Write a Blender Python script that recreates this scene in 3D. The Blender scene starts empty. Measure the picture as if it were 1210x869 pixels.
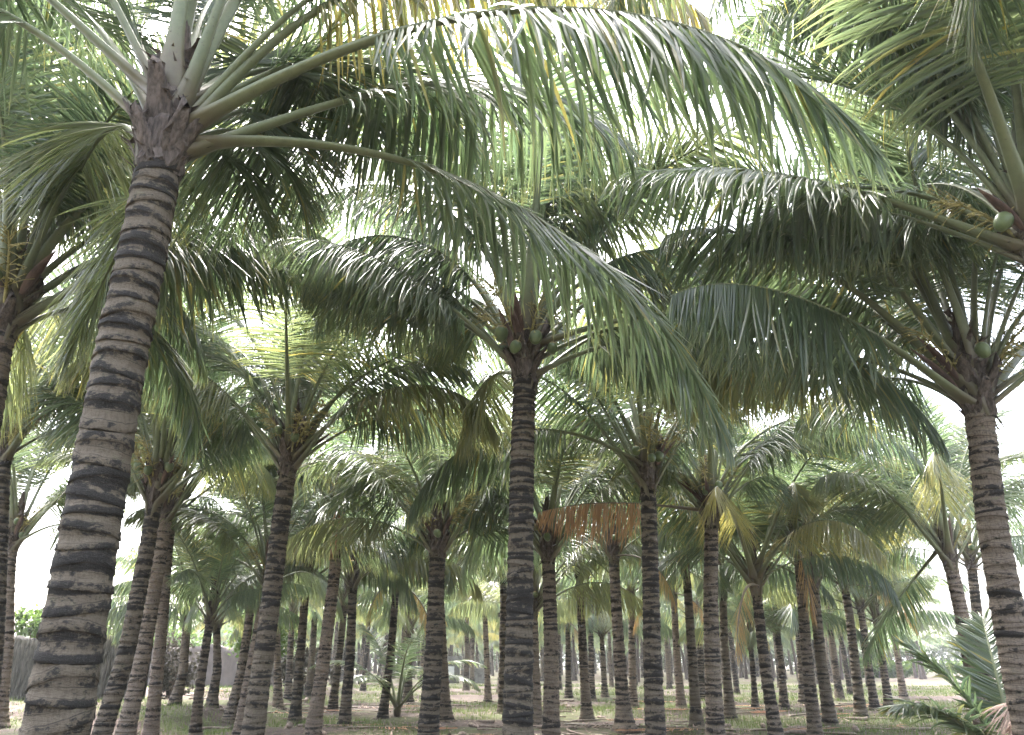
import bpy, math, random
import numpy as np
from mathutils import Vector

random.seed(11)
RNG = np.random.default_rng(11)
scene = bpy.context.scene
COL = scene.collection
R = math.radians

# ------------------------------------------------------------------ camera
cam_d = bpy.data.cameras.new('camera')
cam = bpy.data.objects.new('camera', cam_d)
COL.objects.link(cam)
cam.location = (0.0, 0.0, 1.65)
cam.rotation_euler = (R(90.0 + 20.92), 0.0, 0.0)
cam_d.sensor_fit = 'HORIZONTAL'
cam_d.sensor_width = 36.0
cam_d.lens = 36.0 * 909.0 / 1210.0
cam_d.clip_start = 0.05
cam_d.clip_end = 3000.0
scene.camera = cam

# ------------------------------------------------------------------ sky and sun
SUN_EL, SUN_AZ = R(62.0), R(-25.0)          # azimuth measured from +Y towards +X
world = bpy.data.worlds.new('World')
scene.world = world
world.use_nodes = True
wn, wl = world.node_tree.nodes, world.node_tree.links
wn.clear()
sky = wn.new('ShaderNodeTexSky')
sky.sky_type = 'NISHITA'
sky.sun_disc = False
sky.sun_elevation = SUN_EL
sky.sun_rotation = SUN_AZ
sky.air_density = 1.0
sky.dust_density = 6.0
sky.ozone_density = 1.0
hs = wn.new('ShaderNodeHueSaturation')
hs.inputs['Saturation'].default_value = 0.6
bg = wn.new('ShaderNodeBackground')
bg.inputs['Strength'].default_value = 0.15
wo = wn.new('ShaderNodeOutputWorld')
wl.new(sky.outputs[0], hs.inputs['Color'])
wl.new(hs.outputs[0], bg.inputs['Color'])
wl.new(bg.outputs[0], wo.inputs['Surface'])

sun_d = bpy.data.lights.new('sun', 'SUN')
sun_d.energy = 1.5
sun_d.angle = R(14.0)
sun_d.color = (1.0, 0.985, 0.965)
sun = bpy.data.objects.new('sun', sun_d)
COL.objects.link(sun)
sdir = Vector((math.sin(SUN_AZ) * math.cos(SUN_EL), math.cos(SUN_AZ) * math.cos(SUN_EL), math.sin(SUN_EL)))
sun.rotation_euler = (-sdir).to_track_quat('-Z', 'Y').to_euler()
sun.location = sdir * 60

# ------------------------------------------------------------------ exposure and render
vs = scene.view_settings
vs.view_transform = 'Standard'
vs.look = 'None'
vs.exposure = 3.35
vs.gamma = 1.0
vs.use_curve_mapping = False
cy = scene.cycles
cy.max_bounces = 7
cy.diffuse_bounces = 4
cy.glossy_bounces = 3
cy.transmission_bounces = 5
cy.transparent_max_bounces = 4
cy.use_denoising = True
cy.use_adaptive_sampling = True
cy.adaptive_threshold = 0.01
cy.sample_clamp_indirect = 6.0

# ------------------------------------------------------------------ tables (metres)
# key, distance forward, trunk radius, trunk axis as (x, z) from low to crown, label
TREES = [
    ('N1', 4.7, 0.165, [(-2.51, 1.27), (-2.53, 2.43), (-2.56, 3.65), (-2.55, 4.49), (-2.57, 5.06)],
     'big near coconut palm at left, thick trunk with broad black ring scars'),
    ('N2', 9.0, 0.15, [(0.06, 0.92), (0.09, 2.38), (0.12, 3.84), (0.16, 5.03)],
     'coconut palm in the middle foreground, green nuts high beside its long arching fronds'),
    ('N3', 12.2, 0.145, [(-3.73, 0.66), (-3.69, 1.91), (-3.66, 3.54), (-3.62, 4.62)],
     'dark trunked coconut palm with one round nut, right of the big left palm'),
    ('N4', 13.5, 0.135, [(-6.52, 0.56), (-6.34, 1.81), (-6.29, 3.59), (-6.3, 4.33)],
     'dark leaning palm just right of the big left trunk, next to two paler trunks'),
    ('N5', 17.5, 0.15, [(-7.97, 0.25), (-7.89, 1.85), (-7.86, 3.61), (-7.85, 4.73)],
     'pale brown trunked palm with wide foot, left one of the pale pair'),
    ('N6', 18.6, 0.13, [(-7.92, 0.2), (-8.03, 2.05), (-8.18, 3.93), (-8.22, 4.93)],
     'slimmer pale trunked palm, right one of the pale pair behind dark leaning palm'),
    ('N7', 18, 0.135, [(-10.97, 0.7), (-11.09, 2.03), (-11.41, 3.48), (-11.51, 4.14)],
     'pale palm at the left edge with nuts, standing on the bank before the overgrown wall'),
    ('N66', 14, 0.14, [(-8.72, 0.89), (-8.83, 1.95), (-9.1, 3.37), (-9.49, 5.22)],
     'half hidden palm trunk cut by the left picture edge, dark bark'),
    ('N8', 19.5, 0.1, [(-7.26, 0.35), (-7.26, 1.69), (-7.28, 2.55)],
     'young bushy palm with full round crown and short thin trunk on left bank'),
    ('N9', 26, 0.13, [(-10.48, 0.35), (-10.32, 1.33), (-10.44, 2.84)],
     'short palm with curved trunk bowed to the left, beside the pale bank'),
    ('N10', 26, 0.12, [(-9.31, 0.4), (-9.27, 1.45), (-9.47, 2.71)],
     'slim palm right behind the young bushy palm on the left bank'),
    ('N11', 25, 0.13, [(-8.33, 0.29), (-8.19, 1.22), (-8.13, 2.55), (-8.13, 3.68)],
     'leaning palm with ragged lumpy foot left of the dark one nut palm'),
    ('N12', 19, 0.13, [(-6.09, 0.13), (-6.01, 1.32), (-5.91, 2.62), (-5.8, 3.39)],
     'leaning pale palm whose foot touches the dark one nut palm from behind'),
    ('N13', 31, 0.13, [(-8.63, 0.16), (-8.93, 2.31), (-9.08, 3.69)],
     'thin palm just right of the dark one nut palm, in the second row'),
    ('N14', 35, 0.13, [(-9.37, 0.13), (-9.5, 2.4), (-9.5, 3.43)],
     'slim distant palm second to the right of the dark one nut palm'),
    ('N15', 25, 0.13, [(-6.43, 0.15), (-6.45, 1.94), (-6.47, 3.81)],
     'slim dark palm with fanned crown, left of the tall pale leaning trunk'),
    ('N16', 18.7, 0.14, [(-4.4, 0.15), (-4.27, 1.87), (-4.19, 3.55), (-4.2, 5.15)],
     'tall pale brown palm leaning right with orange bracts under its crown'),
    ('N17', 30, 0.13, [(-6.41, 0.15), (-6.29, 2.0), (-6.25, 3.48)],
     'thin leaning palm between the tall pale trunk and its dark straight neighbour'),
    ('N18', 23, 0.13, [(-4.56, 0.14), (-4.53, 1.92), (-4.6, 3.75)],
     'dark straight palm with low crown, first right of the tall pale leaning trunk'),
    ('N19', 27, 0.125, [(-4.15, 0.15), (-3.99, 1.96), (-3.93, 4.12)],
     'slim palm with wide foot and hanging orange brown dead frond, left of centre'),
    ('N23', 35, 0.15, [(-4.36, 0.26), (-4.4, 2.74)],
     'stout grey palm in the distance left of the thick dark mid trunk'),
    ('N25', 15.5, 0.165, [(-1.55, 0.24), (-1.48, 1.68), (-1.47, 3.71)],
     'thick dark ringed trunk left of the centre palm, under a dark drooping frond'),
    ('N26', 25.5, 0.15, [(-2.0, 0.12), (-2.15, 1.7), (-2.32, 3.72)],
     'palm trunk tucked close behind the thick dark one left of centre'),
    ('N27', 37, 0.12, [(-1.05, 0.18), (-1.15, 2.08), (-1.29, 4.46)],
     'slender pale leaning palm with pink withered frond, left of the centre palm'),
    ('N28', 28, 0.13, [(-0.31, 0.18), (-0.29, 3.36), (-0.33, 5.68)],
     'reddish slim palm just behind the left side of the centre trunk'),
    ('N29', 22.5, 0.13, [(0.65, 0.16), (0.62, 1.48), (0.59, 3.02)],
     'pale palm half hidden behind the right side of the centre trunk'),
    ('N30', 16.5, 0.145, [(0.75, 0.15), (0.79, 1.52), (0.78, 2.65), (0.76, 3.76)],
     'brown ringed palm first to the right of the centre palm'),
    ('N31', 26, 0.13, [(2.32, 0.14), (2.25, 1.7), (2.2, 4.43)],
     'light brown palm with swollen foot, second to the right of the centre palm'),
    ('N32', 40, 0.13, [(2.71, 0.1), (2.76, 3.49)],
     'small far palm with yellowing crown between the first two trunks right of centre'),
    ('N33', 37, 0.13, [(3.52, 0.15), (3.59, 3.16)],
     'thin dark far palm just right of the swollen foot palm'),
    ('N34', 20.5, 0.14, [(2.74, 0.14), (2.69, 1.49), (2.66, 3.0), (2.65, 4.27)],
     'palm with strongly flared bell shaped foot, left of the dark straight nut palm'),
    ('N35', 31, 0.125, [(4.47, 0.16), (4.54, 2.01), (4.63, 4.17)],
     'thin straight palm immediately right of the bell footed palm'),
    ('N36', 40, 0.12, [(4.45, 0.1), (4.41, 2.89)],
     'thin far palm just left of the bell footed palm'),
    ('N37', 13, 0.14, [(2.2, 0.6), (2.22, 1.67), (2.27, 2.84), (2.33, 4.52)],
     'dark straight palm with two round nuts and bracts, right of the centre palm'),
    ('N38', 31, 0.13, [(6.25, 0.13), (6.23, 2.31), (6.27, 4.17)],
     'pinkish brown palm with orange frond stubs, right of the dark straight nut palm'),
    ('N39', 22.6, 0.12, [(4.93, 0.15), (4.96, 2.13), (4.98, 3.72), (4.95, 4.3)],
     'slim dark palm leaning left, just left of the large clean brown trunk'),
    ('N40', 37, 0.14, [(8.49, 0.11), (8.48, 1.72), (8.53, 3.16)],
     'stout short far palm seen between the slim leaning palm and brown trunk'),
    ('N41', 15.5, 0.145, [(3.71, 0.24), (3.78, 1.68), (3.86, 2.91), (4.01, 4.38)],
     'large brown trunked palm right of the two nut palm, long frond arching right'),
    ('N42', 25.6, 0.125, [(6.63, 0.14), (6.66, 1.95), (6.75, 3.73)],
     'slim palm partly behind the right side of the large brown trunk'),
    ('N43', 18, 0.115, [(5.61, 0.19), (5.53, 1.51), (5.51, 3.3)],
     'leaning palm with yellow fronds whose foot reaches the lower picture edge at right'),
    ('N44', 19.3, 0.125, [(6.89, 0.14), (6.92, 1.5), (6.99, 3.02), (7.06, 4.32)],
     'palm with a pinkish dry frond hanging down along its upper trunk'),
    ('N45', 22.6, 0.145, [(8.51, 0.15), (8.48, 1.69), (8.56, 3.72)],
     'sturdier palm directly right of the one with the pinkish hanging frond'),
    ('N46', 25.5, 0.13, [(10.55, 0.14), (10.62, 1.7), (10.67, 3.2), (10.63, 3.98)],
     'palm with root clump at its foot beside the bent hanging frond'),
    ('N47', 31, 0.13, [(13.38, 0.13), (13.39, 1.71), (13.43, 3.54)],
     'slim palm just right of the root clump palm at right'),
    ('N50', 31, 0.12, [(10.04, 0.16), (10.13, 1.41), (10.11, 2.77)],
     'short palm with a pink withered leaf hanging at mid height'),
    ('N51', 34, 0.13, [(11.81, 0.14), (11.94, 2.37), (12.0, 3.89)],
     'thin dark palm between the pink leaf palm and the hanging frond palm'),
    ('N53', 30, 0.09, [(8.68, 0.13), (8.73, 1.42), (8.75, 2.14)],
     'small thin young palm with dark paddle like leaves at right of middle'),
    ('N57', 32, 0.13, [(14.36, 0.11), (14.38, 1.71), (14.42, 3.12)],
     'dark leaning palm in the row before the bright field at right'),
    ('N58', 39, 0.14, [(18.27, 0.1), (18.33, 1.72), (18.32, 3.05)],
     'pale trunked palm nearest to the bright open field at right'),
    ('N60', 8.0, 0.15, [(4.92, 1.0), (4.95, 2.14), (4.99, 3.15), (5.1, 4.26)],
     'coconut palm at the right edge, ringed grey trunk and open crown of stout stalks'),
    ('N61', 17, 0.145, [(9.48, 0.29), (9.49, 1.52), (9.49, 2.69), (9.45, 3.73)],
     'grey palm behind the seedling at right, with a bent frond hanging left'),
    ('N62', 24, 0.15, [(13.79, 0.12), (13.75, 1.93), (13.97, 4.34)],
     'dark palm with yellow dead frond behind the grey one at right edge'),
    ('N63', 6.0, 0.16, [(4.61, 2.14), (4.65, 3.61), (4.71, 4.94)],
     'coconut palm in the upper right corner with hanging nuts and stout leaf stalks'),
    ('N64', 8.0, 0.15, [(-5.59, 2.3), (-5.68, 3.88), (-5.8, 5.22)],
     'coconut palm at the left edge behind the big trunk, long stalks reaching right'),
]
HERO_FRONDS = {
    'N1': [
        ('b', [-2.964, 0.735, 2.094, 2.001, 4.193, -0.275, 0.313]),
        ('c', [-2.888, 1.058, 1.071, 2.178, 4.817, 0.241, 0.655]),
        ('d', [-1.532, 1.5, 0.997, 2.84, 4.347, -0.161, 0.736]),
        ('e', [-0.25, 1.396, 0.872, 2.478, 4.286, -0.33, 0.472]),
        ('f', [0.163, 1.145, 2.13, 1.567, 5.448, -0.26, 0.2]),
        ('h', [-2.889, 0.7, 0.346, 2.575, 4.985, -0.011, 0.601]),
        ('i', [1.028, 0.999, 1.419, 1.381, 3.922, 0.501, 0.626]),
        ('g', [-0.241, 0.467, 1.622, 1.402, 5.343, -0.004, 0.25]),
        ('a', [0.396, 0.423, 1.733, 1.089, 5.56, -0.367, 0.2]),
    ],
    'N64': [
        ('a', [-0.251, 1.522, 2.264, 2.9, 4.046, 0.099, 0.389]),
        ('b', [1.043, 1.499, 1.669, 1.247, 3.999, 0.232, 0.549]),
        ('c', [1.043, 1.365, 2.627, 1.201, 3.803, 0.089, -0.045]),
        ('d', [1.047, 1.001, 2.861, 1.207, 3.785, -0.177, -0.066]),
        ('e', [-3.637, 1.359, 0.296, 1.917, 5.177, -0.426, 0.4]),
        ('f', [1.494, 1.494, 1.406, 2.553, 5.372, -0.297, 0.4]),
    ],
    'N2': [
        ('a', [-3.489, 0.944, 2.333, 2.639, 4.662, -0.442, 0.059]),
        ('b', [2.613, 0.978, 1.091, 1.204, 4.496, 0.151, 0.348]),
        ('c', [2.344, 0.952, 0.304, 2.353, 4.33, 0.325, 0.472]),
        ('d', [0.663, 0.745, 1.712, 2.116, 3.921, -0.004, -0.068]),
        ('e', [0.024, 1.01, 2.179, 1.616, 3.879, 0.119, 0.473]),
        ('f', [0.669, 1.41, 0.303, 2.475, 4.788, 0.442, 0.604]),
        ('g', [1.053, 1.488, 0.302, 2.322, 4.789, 0.221, 0.617]),
        ('h', [-0.236, 0.298, 1.502, 1.376, 5.278, 0.069, 0.368]),
        ('i', [-3.661, 1.345, 1.052, 2.576, 4.232, 0.268, 0.5]),
        ('j', [0.024, 1.264, 2.232, 2.836, 4.475, 0.233, 0.5]),
        ('k', [-0.233, 1.345, 0.795, 2.052, 5.122, 0.429, 0.4]),
        ('l', [-2.892, 1.495, 1.027, 2.154, 5.161, 0.102, 0.4]),
        ('m', [-3.121, 1.36, 1.978, 1.483, 4.642, -0.428, 0.501]),
        ('n', [2.927, 1.126, 2.636, 2.132, 4.198, 0.388, 0.3]),
    ],
    'N60': [
        ('a', [2.345, 1.507, 2.633, 1.579, 5.398, 0.344, 0.295]),
        ('b', [0.933, 1.382, 0.344, 1.663, 4.374, 0.111, 0.309]),
        ('c', [0.136, 1.197, 0.315, 1.201, 4.763, 0.042, 0.401]),
        ('d', [-0.214, 1.125, 2.686, 1.551, 4.118, -0.076, 0.226]),
        ('e', [1.944, 0.986, 1.469, 2.983, 3.721, -0.164, 0.244]),
    ],
    'N63': [
        ('a', [3.401, 1.522, 2.719, 2.605, 4.431, 0.26, 0.442]),
        ('b', [-3.34, 1.45, 2.086, 2.896, 4.181, 0.005, 0.399]),
        ('c', [1.695, 1.251, 1.868, 1.255, 3.808, -0.112, 0.212]),
        ('d', [2.678, 1.435, 2.786, 2.905, 5.417, -0.182, 0.4]),
        ('e', [1.172, 1.49, 0.306, 2.606, 4.595, 0.089, 0.299]),
    ],
    'N41': [
        ('a', [-0.094, 1.163, 2.54, 1.217, 5.599, -0.293, 0.412]),
        ('x', [-2.912, 0.07, 0.395, 2.09, 3.563, 0.022, 0.144]),
    ],
    'N37': [
        ('a', [-2.9, 0.543, 1.776, 1.217, 4.743, -0.132, 0.324]),
    ],
    'N61': [
        ('a', [1.64, -0.431, 0.542, 2.323, 4.145, 0.461, 0.375]),
    ],
    'N3': [
        ('a', [-0.249, 1.803, 2.756, 2.434, 5.353, 0.276, 0.2]),
    ],
}

# ------------------------------------------------------------------ node helpers
class NT:
    def __init__(self, name):
        self.m = bpy.data.materials.new(name)
        self.m.use_nodes = True
        self.n, self.l = self.m.node_tree.nodes, self.m.node_tree.links
        self.n.clear()
        self.out = self.n.new('ShaderNodeOutputMaterial')
    def link(self, a, b):
        self.l.new(a, b)
    def val(self, sock, v):
        if hasattr(v, 'is_output') or isinstance(v, bpy.types.NodeSocket):
            self.l.new(v, sock)
        else:
            sock.default_value = v
    def noise(self, scale, detail=3.0, rough=0.55, vec=None, dist=0.0):
        t = self.n.new('ShaderNodeTexNoise')
        t.inputs['Scale'].default_value = scale
        t.inputs['Detail'].default_value = detail
        t.inputs['Roughness'].default_value = rough
        t.inputs['Distortion'].default_value = dist
        if vec is not None:
            self.l.new(vec, t.inputs['Vector'])
        return t.outputs['Fac']
    def mapping(self, scale, src='Object'):
        c = self.n.new('ShaderNodeTexCoord')
        m = self.n.new('ShaderNodeMapping')
        m.inputs['Scale'].default_value = scale
        self.l.new(c.outputs[src], m.inputs['Vector'])
        return m.outputs[0]
    def math(self, op, a, b=0.0, c=None, clamp=False):
        t = self.n.new('ShaderNodeMath')
        t.operation = op
        t.use_clamp = clamp
        self.val(t.inputs[0], a)
        self.val(t.inputs[1], b)
        if c is not None:
            self.val(t.inputs[2], c)
        return t.outputs[0]
    def ramp(self, f, lo, hi, a=0.0, b=1.0):
        t = self.n.new('ShaderNodeMapRange')
        t.interpolation_type = 'SMOOTHSTEP'
        self.val(t.inputs['Value'], f)
        t.inputs['From Min'].default_value = lo
        t.inputs['From Max'].default_value = hi
        t.inputs['To Min'].default_value = a
        t.inputs['To Max'].default_value = b
        return t.outputs[0]
    def mix(self, f, a, b):
        t = self.n.new('ShaderNodeMix')
        t.data_type = 'RGBA'
        self.val(t.inputs[0], f)
        for s, v in ((t.inputs[6], a), (t.inputs[7], b)):
            if isinstance(v, tuple):
                s.default_value = (*v, 1.0)
            else:
                self.l.new(v, s)
        return t.outputs[2]
    def attr(self, name, out='Fac'):
        t = self.n.new('ShaderNodeAttribute')
        t.attribute_name = name
        return t.outputs[out]
    def sep(self, col):
        t = self.n.new('ShaderNodeSeparateColor')
        self.l.new(col, t.inputs[0])
        return t.outputs
    def info(self):
        return self.n.new('ShaderNodeObjectInfo').outputs
    def principled(self, col, rough=0.8, spec=0.3, bump=None, bstr=0.4, bdist=0.02):
        p = self.n.new('ShaderNodeBsdfPrincipled')
        if isinstance(col, tuple):
            p.inputs['Base Color'].default_value = (*col, 1)
        else:
            self.l.new(col, p.inputs['Base Color'])
        self.val(p.inputs['Roughness'], rough)
        p.inputs['Specular IOR Level'].default_value = spec
        if bump is not None:
            b = self.n.new('ShaderNodeBump')
            b.inputs['Strength'].default_value = bstr
            b.inputs['Distance'].default_value = bdist
            self.l.new(bump, b.inputs['Height'])
            self.l.new(b.outputs[0], p.inputs['Normal'])
        return p.outputs[0]
    def done(self, sh):
        self.l.new(sh, self.out.inputs['Surface'])
        return self.m

def mat_leaf():
    t = NT('palm_leaflet')
    rnd, along, yel = t.sep(t.attr('leafcol', 'Color'))[:3]
    inf = t.info()
    age = t.sep(inf['Color'])[0]
    orand = inf['Random']
    g = t.mix(rnd, (0.047, 0.073, 0.039), (0.086, 0.117, 0.056))
    g = t.mix(t.math('MULTIPLY', orand, 0.55), g, (0.070, 0.095, 0.058))
    # yellowing of single leaflets and of their tips
    y = t.math('ADD', t.math('MULTIPLY', yel, 1.0), t.math('MULTIPLY', t.ramp(along, 0.72, 1.0), t.math('MULTIPLY', rnd, 0.45)))
    y = t.math('ADD', y, t.math('MULTIPLY', age, 1.9), clamp=True)
    c = t.mix(y, g, (0.225, 0.195, 0.068))
    dead = t.ramp(age, 0.5, 0.95)
    c = t.mix(dead, c, t.mix(rnd, (0.19, 0.098, 0.058), (0.30, 0.18, 0.115)))
    c = t.mix(t.ramp(age, 0.93, 1.0), c, t.mix(rnd, (0.13, 0.10, 0.088), (0.24, 0.19, 0.168)))
    p = t.principled(c, rough=t.ramp(age, 0.3, 0.8, 0.29, 0.75), spec=0.95)
    tr = t.n.new('ShaderNodeBsdfTranslucent')
    hsv = t.n.new('ShaderNodeHueSaturation')
    hsv.inputs['Value'].default_value = 2.5
    hsv.inputs['Saturation'].default_value = 1.12
    t.link(c, hsv.inputs['Color'])
    t.link(hsv.outputs[0], tr.inputs['Color'])
    mx = t.n.new('ShaderNodeMixShader')
    mx.inputs[0].default_value = 0.50
    t.link(p, mx.inputs[1])
    t.link(tr.outputs[0], mx.inputs[2])
    return t.done(mx.outputs[0])

def mat_stalk():
    t = NT('palm_stalk')
    s = t.attr('along')
    inf = t.info()
    age = t.sep(inf['Color'])[0]
    n = t.noise(6.0, 4.0, vec=t.mapping((3, 3, 3)))
    c = t.mix(n, (0.092, 0.110, 0.056), (0.165, 0.182, 0.098))
    c = t.mix(t.ramp(s, 0.02, 0.12, 1.0, 0.0), c, t.mix(n, (0.125, 0.120, 0.068), (0.09, 0.062, 0.042)))
    c = t.mix(t.ramp(age, 0.2, 0.8), c, (0.13, 0.10, 0.068))
    f = t.noise(40.0, 3.0, vec=t.mapping((1, 1, 1)))
    c = t.mix(t.ramp(f, 0.62, 0.75), c, (0.09, 0.075, 0.05))
    return t.done(t.principled(c, rough=0.48, spec=0.4, bump=f, bstr=0.15, bdist=0.004))

def mat_trunk():
    t = NT('palm_bark')
    ph = t.attr('ring')
    rid = t.attr('ringid')
    inf = t.info()
    dark, pale = t.sep(inf['Color'])[:2]
    big = t.noise(2.2, 4.0, vec=t.mapping((1, 1, 1)))
    blot = t.noise(7.0, 5.0, 0.65, vec=t.mapping((1, 1, 1.6)), dist=0.6)
    fine = t.noise(55.0, 4.0, 0.7, vec=t.mapping((1, 1, 0.35)))
    speck = t.noise(160.0, 2.0, 0.6, vec=t.mapping((1, 1, 1)))
    base = t.mix(big, (0.080, 0.066, 0.049), (0.152, 0.126, 0.092))
    base = t.mix(pale, base, t.mix(big, (0.150, 0.118, 0.094), (0.270, 0.215, 0.172)))
    wrink = t.noise(9.0, 5.0, 0.7, vec=t.mapping((1.6, 1.6, 7.0)), dist=0.8)
    slow = t.noise(0.9, 2.0, 0.5, vec=t.mapping((1, 1, 1)))
    base = t.mix(t.math('MULTIPLY', t.ramp(fine, 0.42, 0.75), 0.7), base, (0.065, 0.050, 0.039))
    base = t.mix(t.math('MULTIPLY', t.ramp(wrink, 0.54, 0.66), 0.5), base, (0.040, 0.031, 0.025))
    base = t.mix(t.math('MULTIPLY', t.ramp(blot, 0.55, 0.72), 0.45), base, (0.15, 0.15, 0.085))
    # black algae on the leaf scars, patchy, more of it where the tree is dark
    scar = t.math('MULTIPLY', t.ramp(ph, 0.50, 0.36), t.ramp(ph, -0.05, 0.04))
    k = t.math('ADD', t.math('MULTIPLY', scar, 0.55), t.math('MULTIPLY', t.math('SUBTRACT', blot, 0.5), 3.2))
    k = t.math('ADD', k, t.math('MULTIPLY', t.math('SUBTRACT', rid, 0.5), 1.0))
    k = t.math('ADD', k, t.math('SUBTRACT', t.math('MULTIPLY', dark, 0.9), 0.68))
    k = t.math('ADD', k, t.math('MULTIPLY', t.math('SUBTRACT', slow, 0.5), 1.0))
    chip = t.noise(24.0, 4.0, 0.75, vec=t.mapping((1, 1, 1.5)))
    k = t.math('ADD', k, t.math('MULTIPLY', t.math('SUBTRACT', chip, 0.5), 1.6))
    k = t.math('MULTIPLY', t.ramp(k, 0.02, 0.46), 0.90)
    blk = t.mix(t.ramp(speck, 0.5, 0.8), (0.016, 0.0155, 0.0155), (0.060, 0.057, 0.052))
    c = t.mix(k, base, blk)
    # crisp dark lip at both scar edges
    lip = t.math('ADD', t.ramp(t.math('ABSOLUTE', t.math('SUBTRACT', ph, 0.47)), 0.0, 0.045, 1.0, 0.0),
                 t.ramp(t.math('ABSOLUTE', t.math('SUBTRACT', ph, 0.0)), 0.0, 0.05, 1.0, 0.0), clamp=True)
    c = t.mix(t.math('MULTIPLY', lip, t.ramp(blot, 0.3, 0.55, 0.35, 0.9)), c, (0.035, 0.028, 0.022))
    h = t.math('ADD', t.math('ADD', t.math('MULTIPLY', fine, 0.6), t.math('MULTIPLY', blot, 0.6)), t.math('MULTIPLY', wrink, -0.9))
    return t.done(t.principled(c, rough=0.88, spec=0.2, bump=h, bstr=0.9, bdist=0.016))

def mat_simple(name, a, b, scale=8.0, stretch=(1, 1, 1), rough=0.85, spec=0.25, bstr=0.5, bdist=0.01, detail=4.0):
    t = NT(name)
    n = t.noise(scale, detail, 0.65, vec=t.mapping(stretch))
    c = t.mix(t.ramp(n, 0.3, 0.7), a, b)
    return t.done(t.principled(c, rough=rough, spec=spec, bump=n, bstr=bstr, bdist=bdist))

def mat_ground():
    t = NT('ground_soil')
    v = t.mapping((1, 1, 1))
    n1 = t.noise(0.35, 5.0, 0.6, vec=v)
    n2 = t.noise(3.0, 6.0, 0.7, vec=v)
    n3 = t.noise(22.0, 4.0, 0.7, vec=v)
    n4 = t.noise(0.16, 3.0, 0.5, vec=t.mapping((1, 2.2, 1)))
    c = t.mix(t.ramp(n2, 0.3, 0.72), (0.046, 0.035, 0.031), (0.108, 0.083, 0.074))
    c = t.mix(t.ramp(n3, 0.5, 0.75), c, (0.155, 0.120, 0.108))
    c = t.mix(t.ramp(n3, 0.44, 0.28), c, (0.075, 0.052, 0.040))
    gmask = t.math('MULTIPLY', t.ramp(n4, 0.44, 0.56), t.ramp(n2, 0.3, 0.55))
    c = t.mix(t.math('MULTIPLY', gmask, 0.75), c, t.mix(n3, (0.055, 0.072, 0.026), (0.100, 0.118, 0.048)))
    c = t.mix(t.math('MULTIPLY', t.ramp(n1, 0.6, 0.72), 0.5), c, (0.14, 0.105, 0.078))
    h = t.math('ADD', t.math('MULTIPLY', n2, 1.0), t.math('MULTIPLY', n3, 0.5))
    return t.done(t.principled(c, rough=0.95, spec=0.15, bump=h, bstr=0.8, bdist=0.06))

def mat_blade(name, a, b, trans=0.35, rough=0.5):
    t = NT(name)
    rnd = t.attr('rnd')
    c = t.mix(rnd, a, b)
    p = t.principled(c, rough=rough, spec=0.3)
    tr = t.n.new('ShaderNodeBsdfTranslucent')
    hsv = t.n.new('ShaderNodeHueSaturation')
    hsv.inputs['Value'].default_value = 1.6
    t.link(c, hsv.inputs['Color'])
    t.link(hsv.outputs[0], tr.inputs['Color'])
    mx = t.n.new('ShaderNodeMixShader')
    mx.inputs[0].default_value = trans
    t.link(p, mx.inputs[1])
    t.link(tr.outputs[0], mx.inputs[2])
    return t.done(mx.outputs[0])

M = {
    'leaf': mat_leaf(), 'stalk': mat_stalk(), 'bark': mat_trunk(), 'ground': mat_ground(),
    'fibre': mat_simple('palm_fibre', (0.040, 0.032, 0.027), (0.125, 0.100, 0.084), 26, (1, 1, 0.25), bstr=0.9, bdist=0.03),
    'nut': mat_simple('green_nut', (0.060, 0.088, 0.034), (0.110, 0.140, 0.058), 5, rough=0.42, spec=0.45, bstr=0.05),
    'calyx': mat_simple('nut_calyx', (0.16, 0.13, 0.06), (0.26, 0.21, 0.11), 9),
    'spathe': mat_simple('dry_spathe', (0.060, 0.038, 0.033), (0.17, 0.115, 0.095), 14, (1, 1, 0.3), rough=0.6),
    'bloom': mat_simple('flower_branch', (0.16, 0.14, 0.05), (0.34, 0.30, 0.13), 9),
    'root': mat_simple('root_mat', (0.045, 0.034, 0.028), (0.13, 0.10, 0.085), 18),
    'wall': mat_simple('old_wall', (0.045, 0.040, 0.034), (0.110, 0.097, 0.083), 2.2, (1, 1, 0.35), bstr=0.8, bdist=0.08, detail=7),
    'palewall': mat_simple('pale_plaster', (0.085, 0.070, 0.064), (0.15, 0.125, 0.112), 1.2, (1, 1, 0.5), bstr=0.3, detail=6),
    'stone': mat_simple('shrine_stone', (0.11, 0.105, 0.10), (0.24, 0.23, 0.215), 3.0),
    'white': mat_simple('white_plaque', (0.70, 0.70, 0.70), (0.82, 0.82, 0.81), 3.0, bstr=0.1),
    'wood': mat_simple('dead_wood', (0.10, 0.075, 0.06), (0.27, 0.215, 0.18), 12, (1, 1, 1)),
    'grass': mat_blade('grass_blade', (0.052, 0.085, 0.020), (0.115, 0.145, 0.042)),
    'litter': mat_blade('dry_litter', (0.075, 0.050, 0.040), (0.27, 0.20, 0.165), 0.1, 0.8),
    'shrub': mat_blade('shrub_leaf', (0.045, 0.085, 0.020), (0.105, 0.155, 0.032), 0.4),
    'far_leaf': mat_blade('far_wood_leaf', (0.028, 0.045, 0.018), (0.060, 0.080, 0.032), 0.3),
    'creeper': mat_blade('creeper_leaf', (0.045, 0.043, 0.030), (0.105, 0.095, 0.075), 0.15, 0.8),
}

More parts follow.
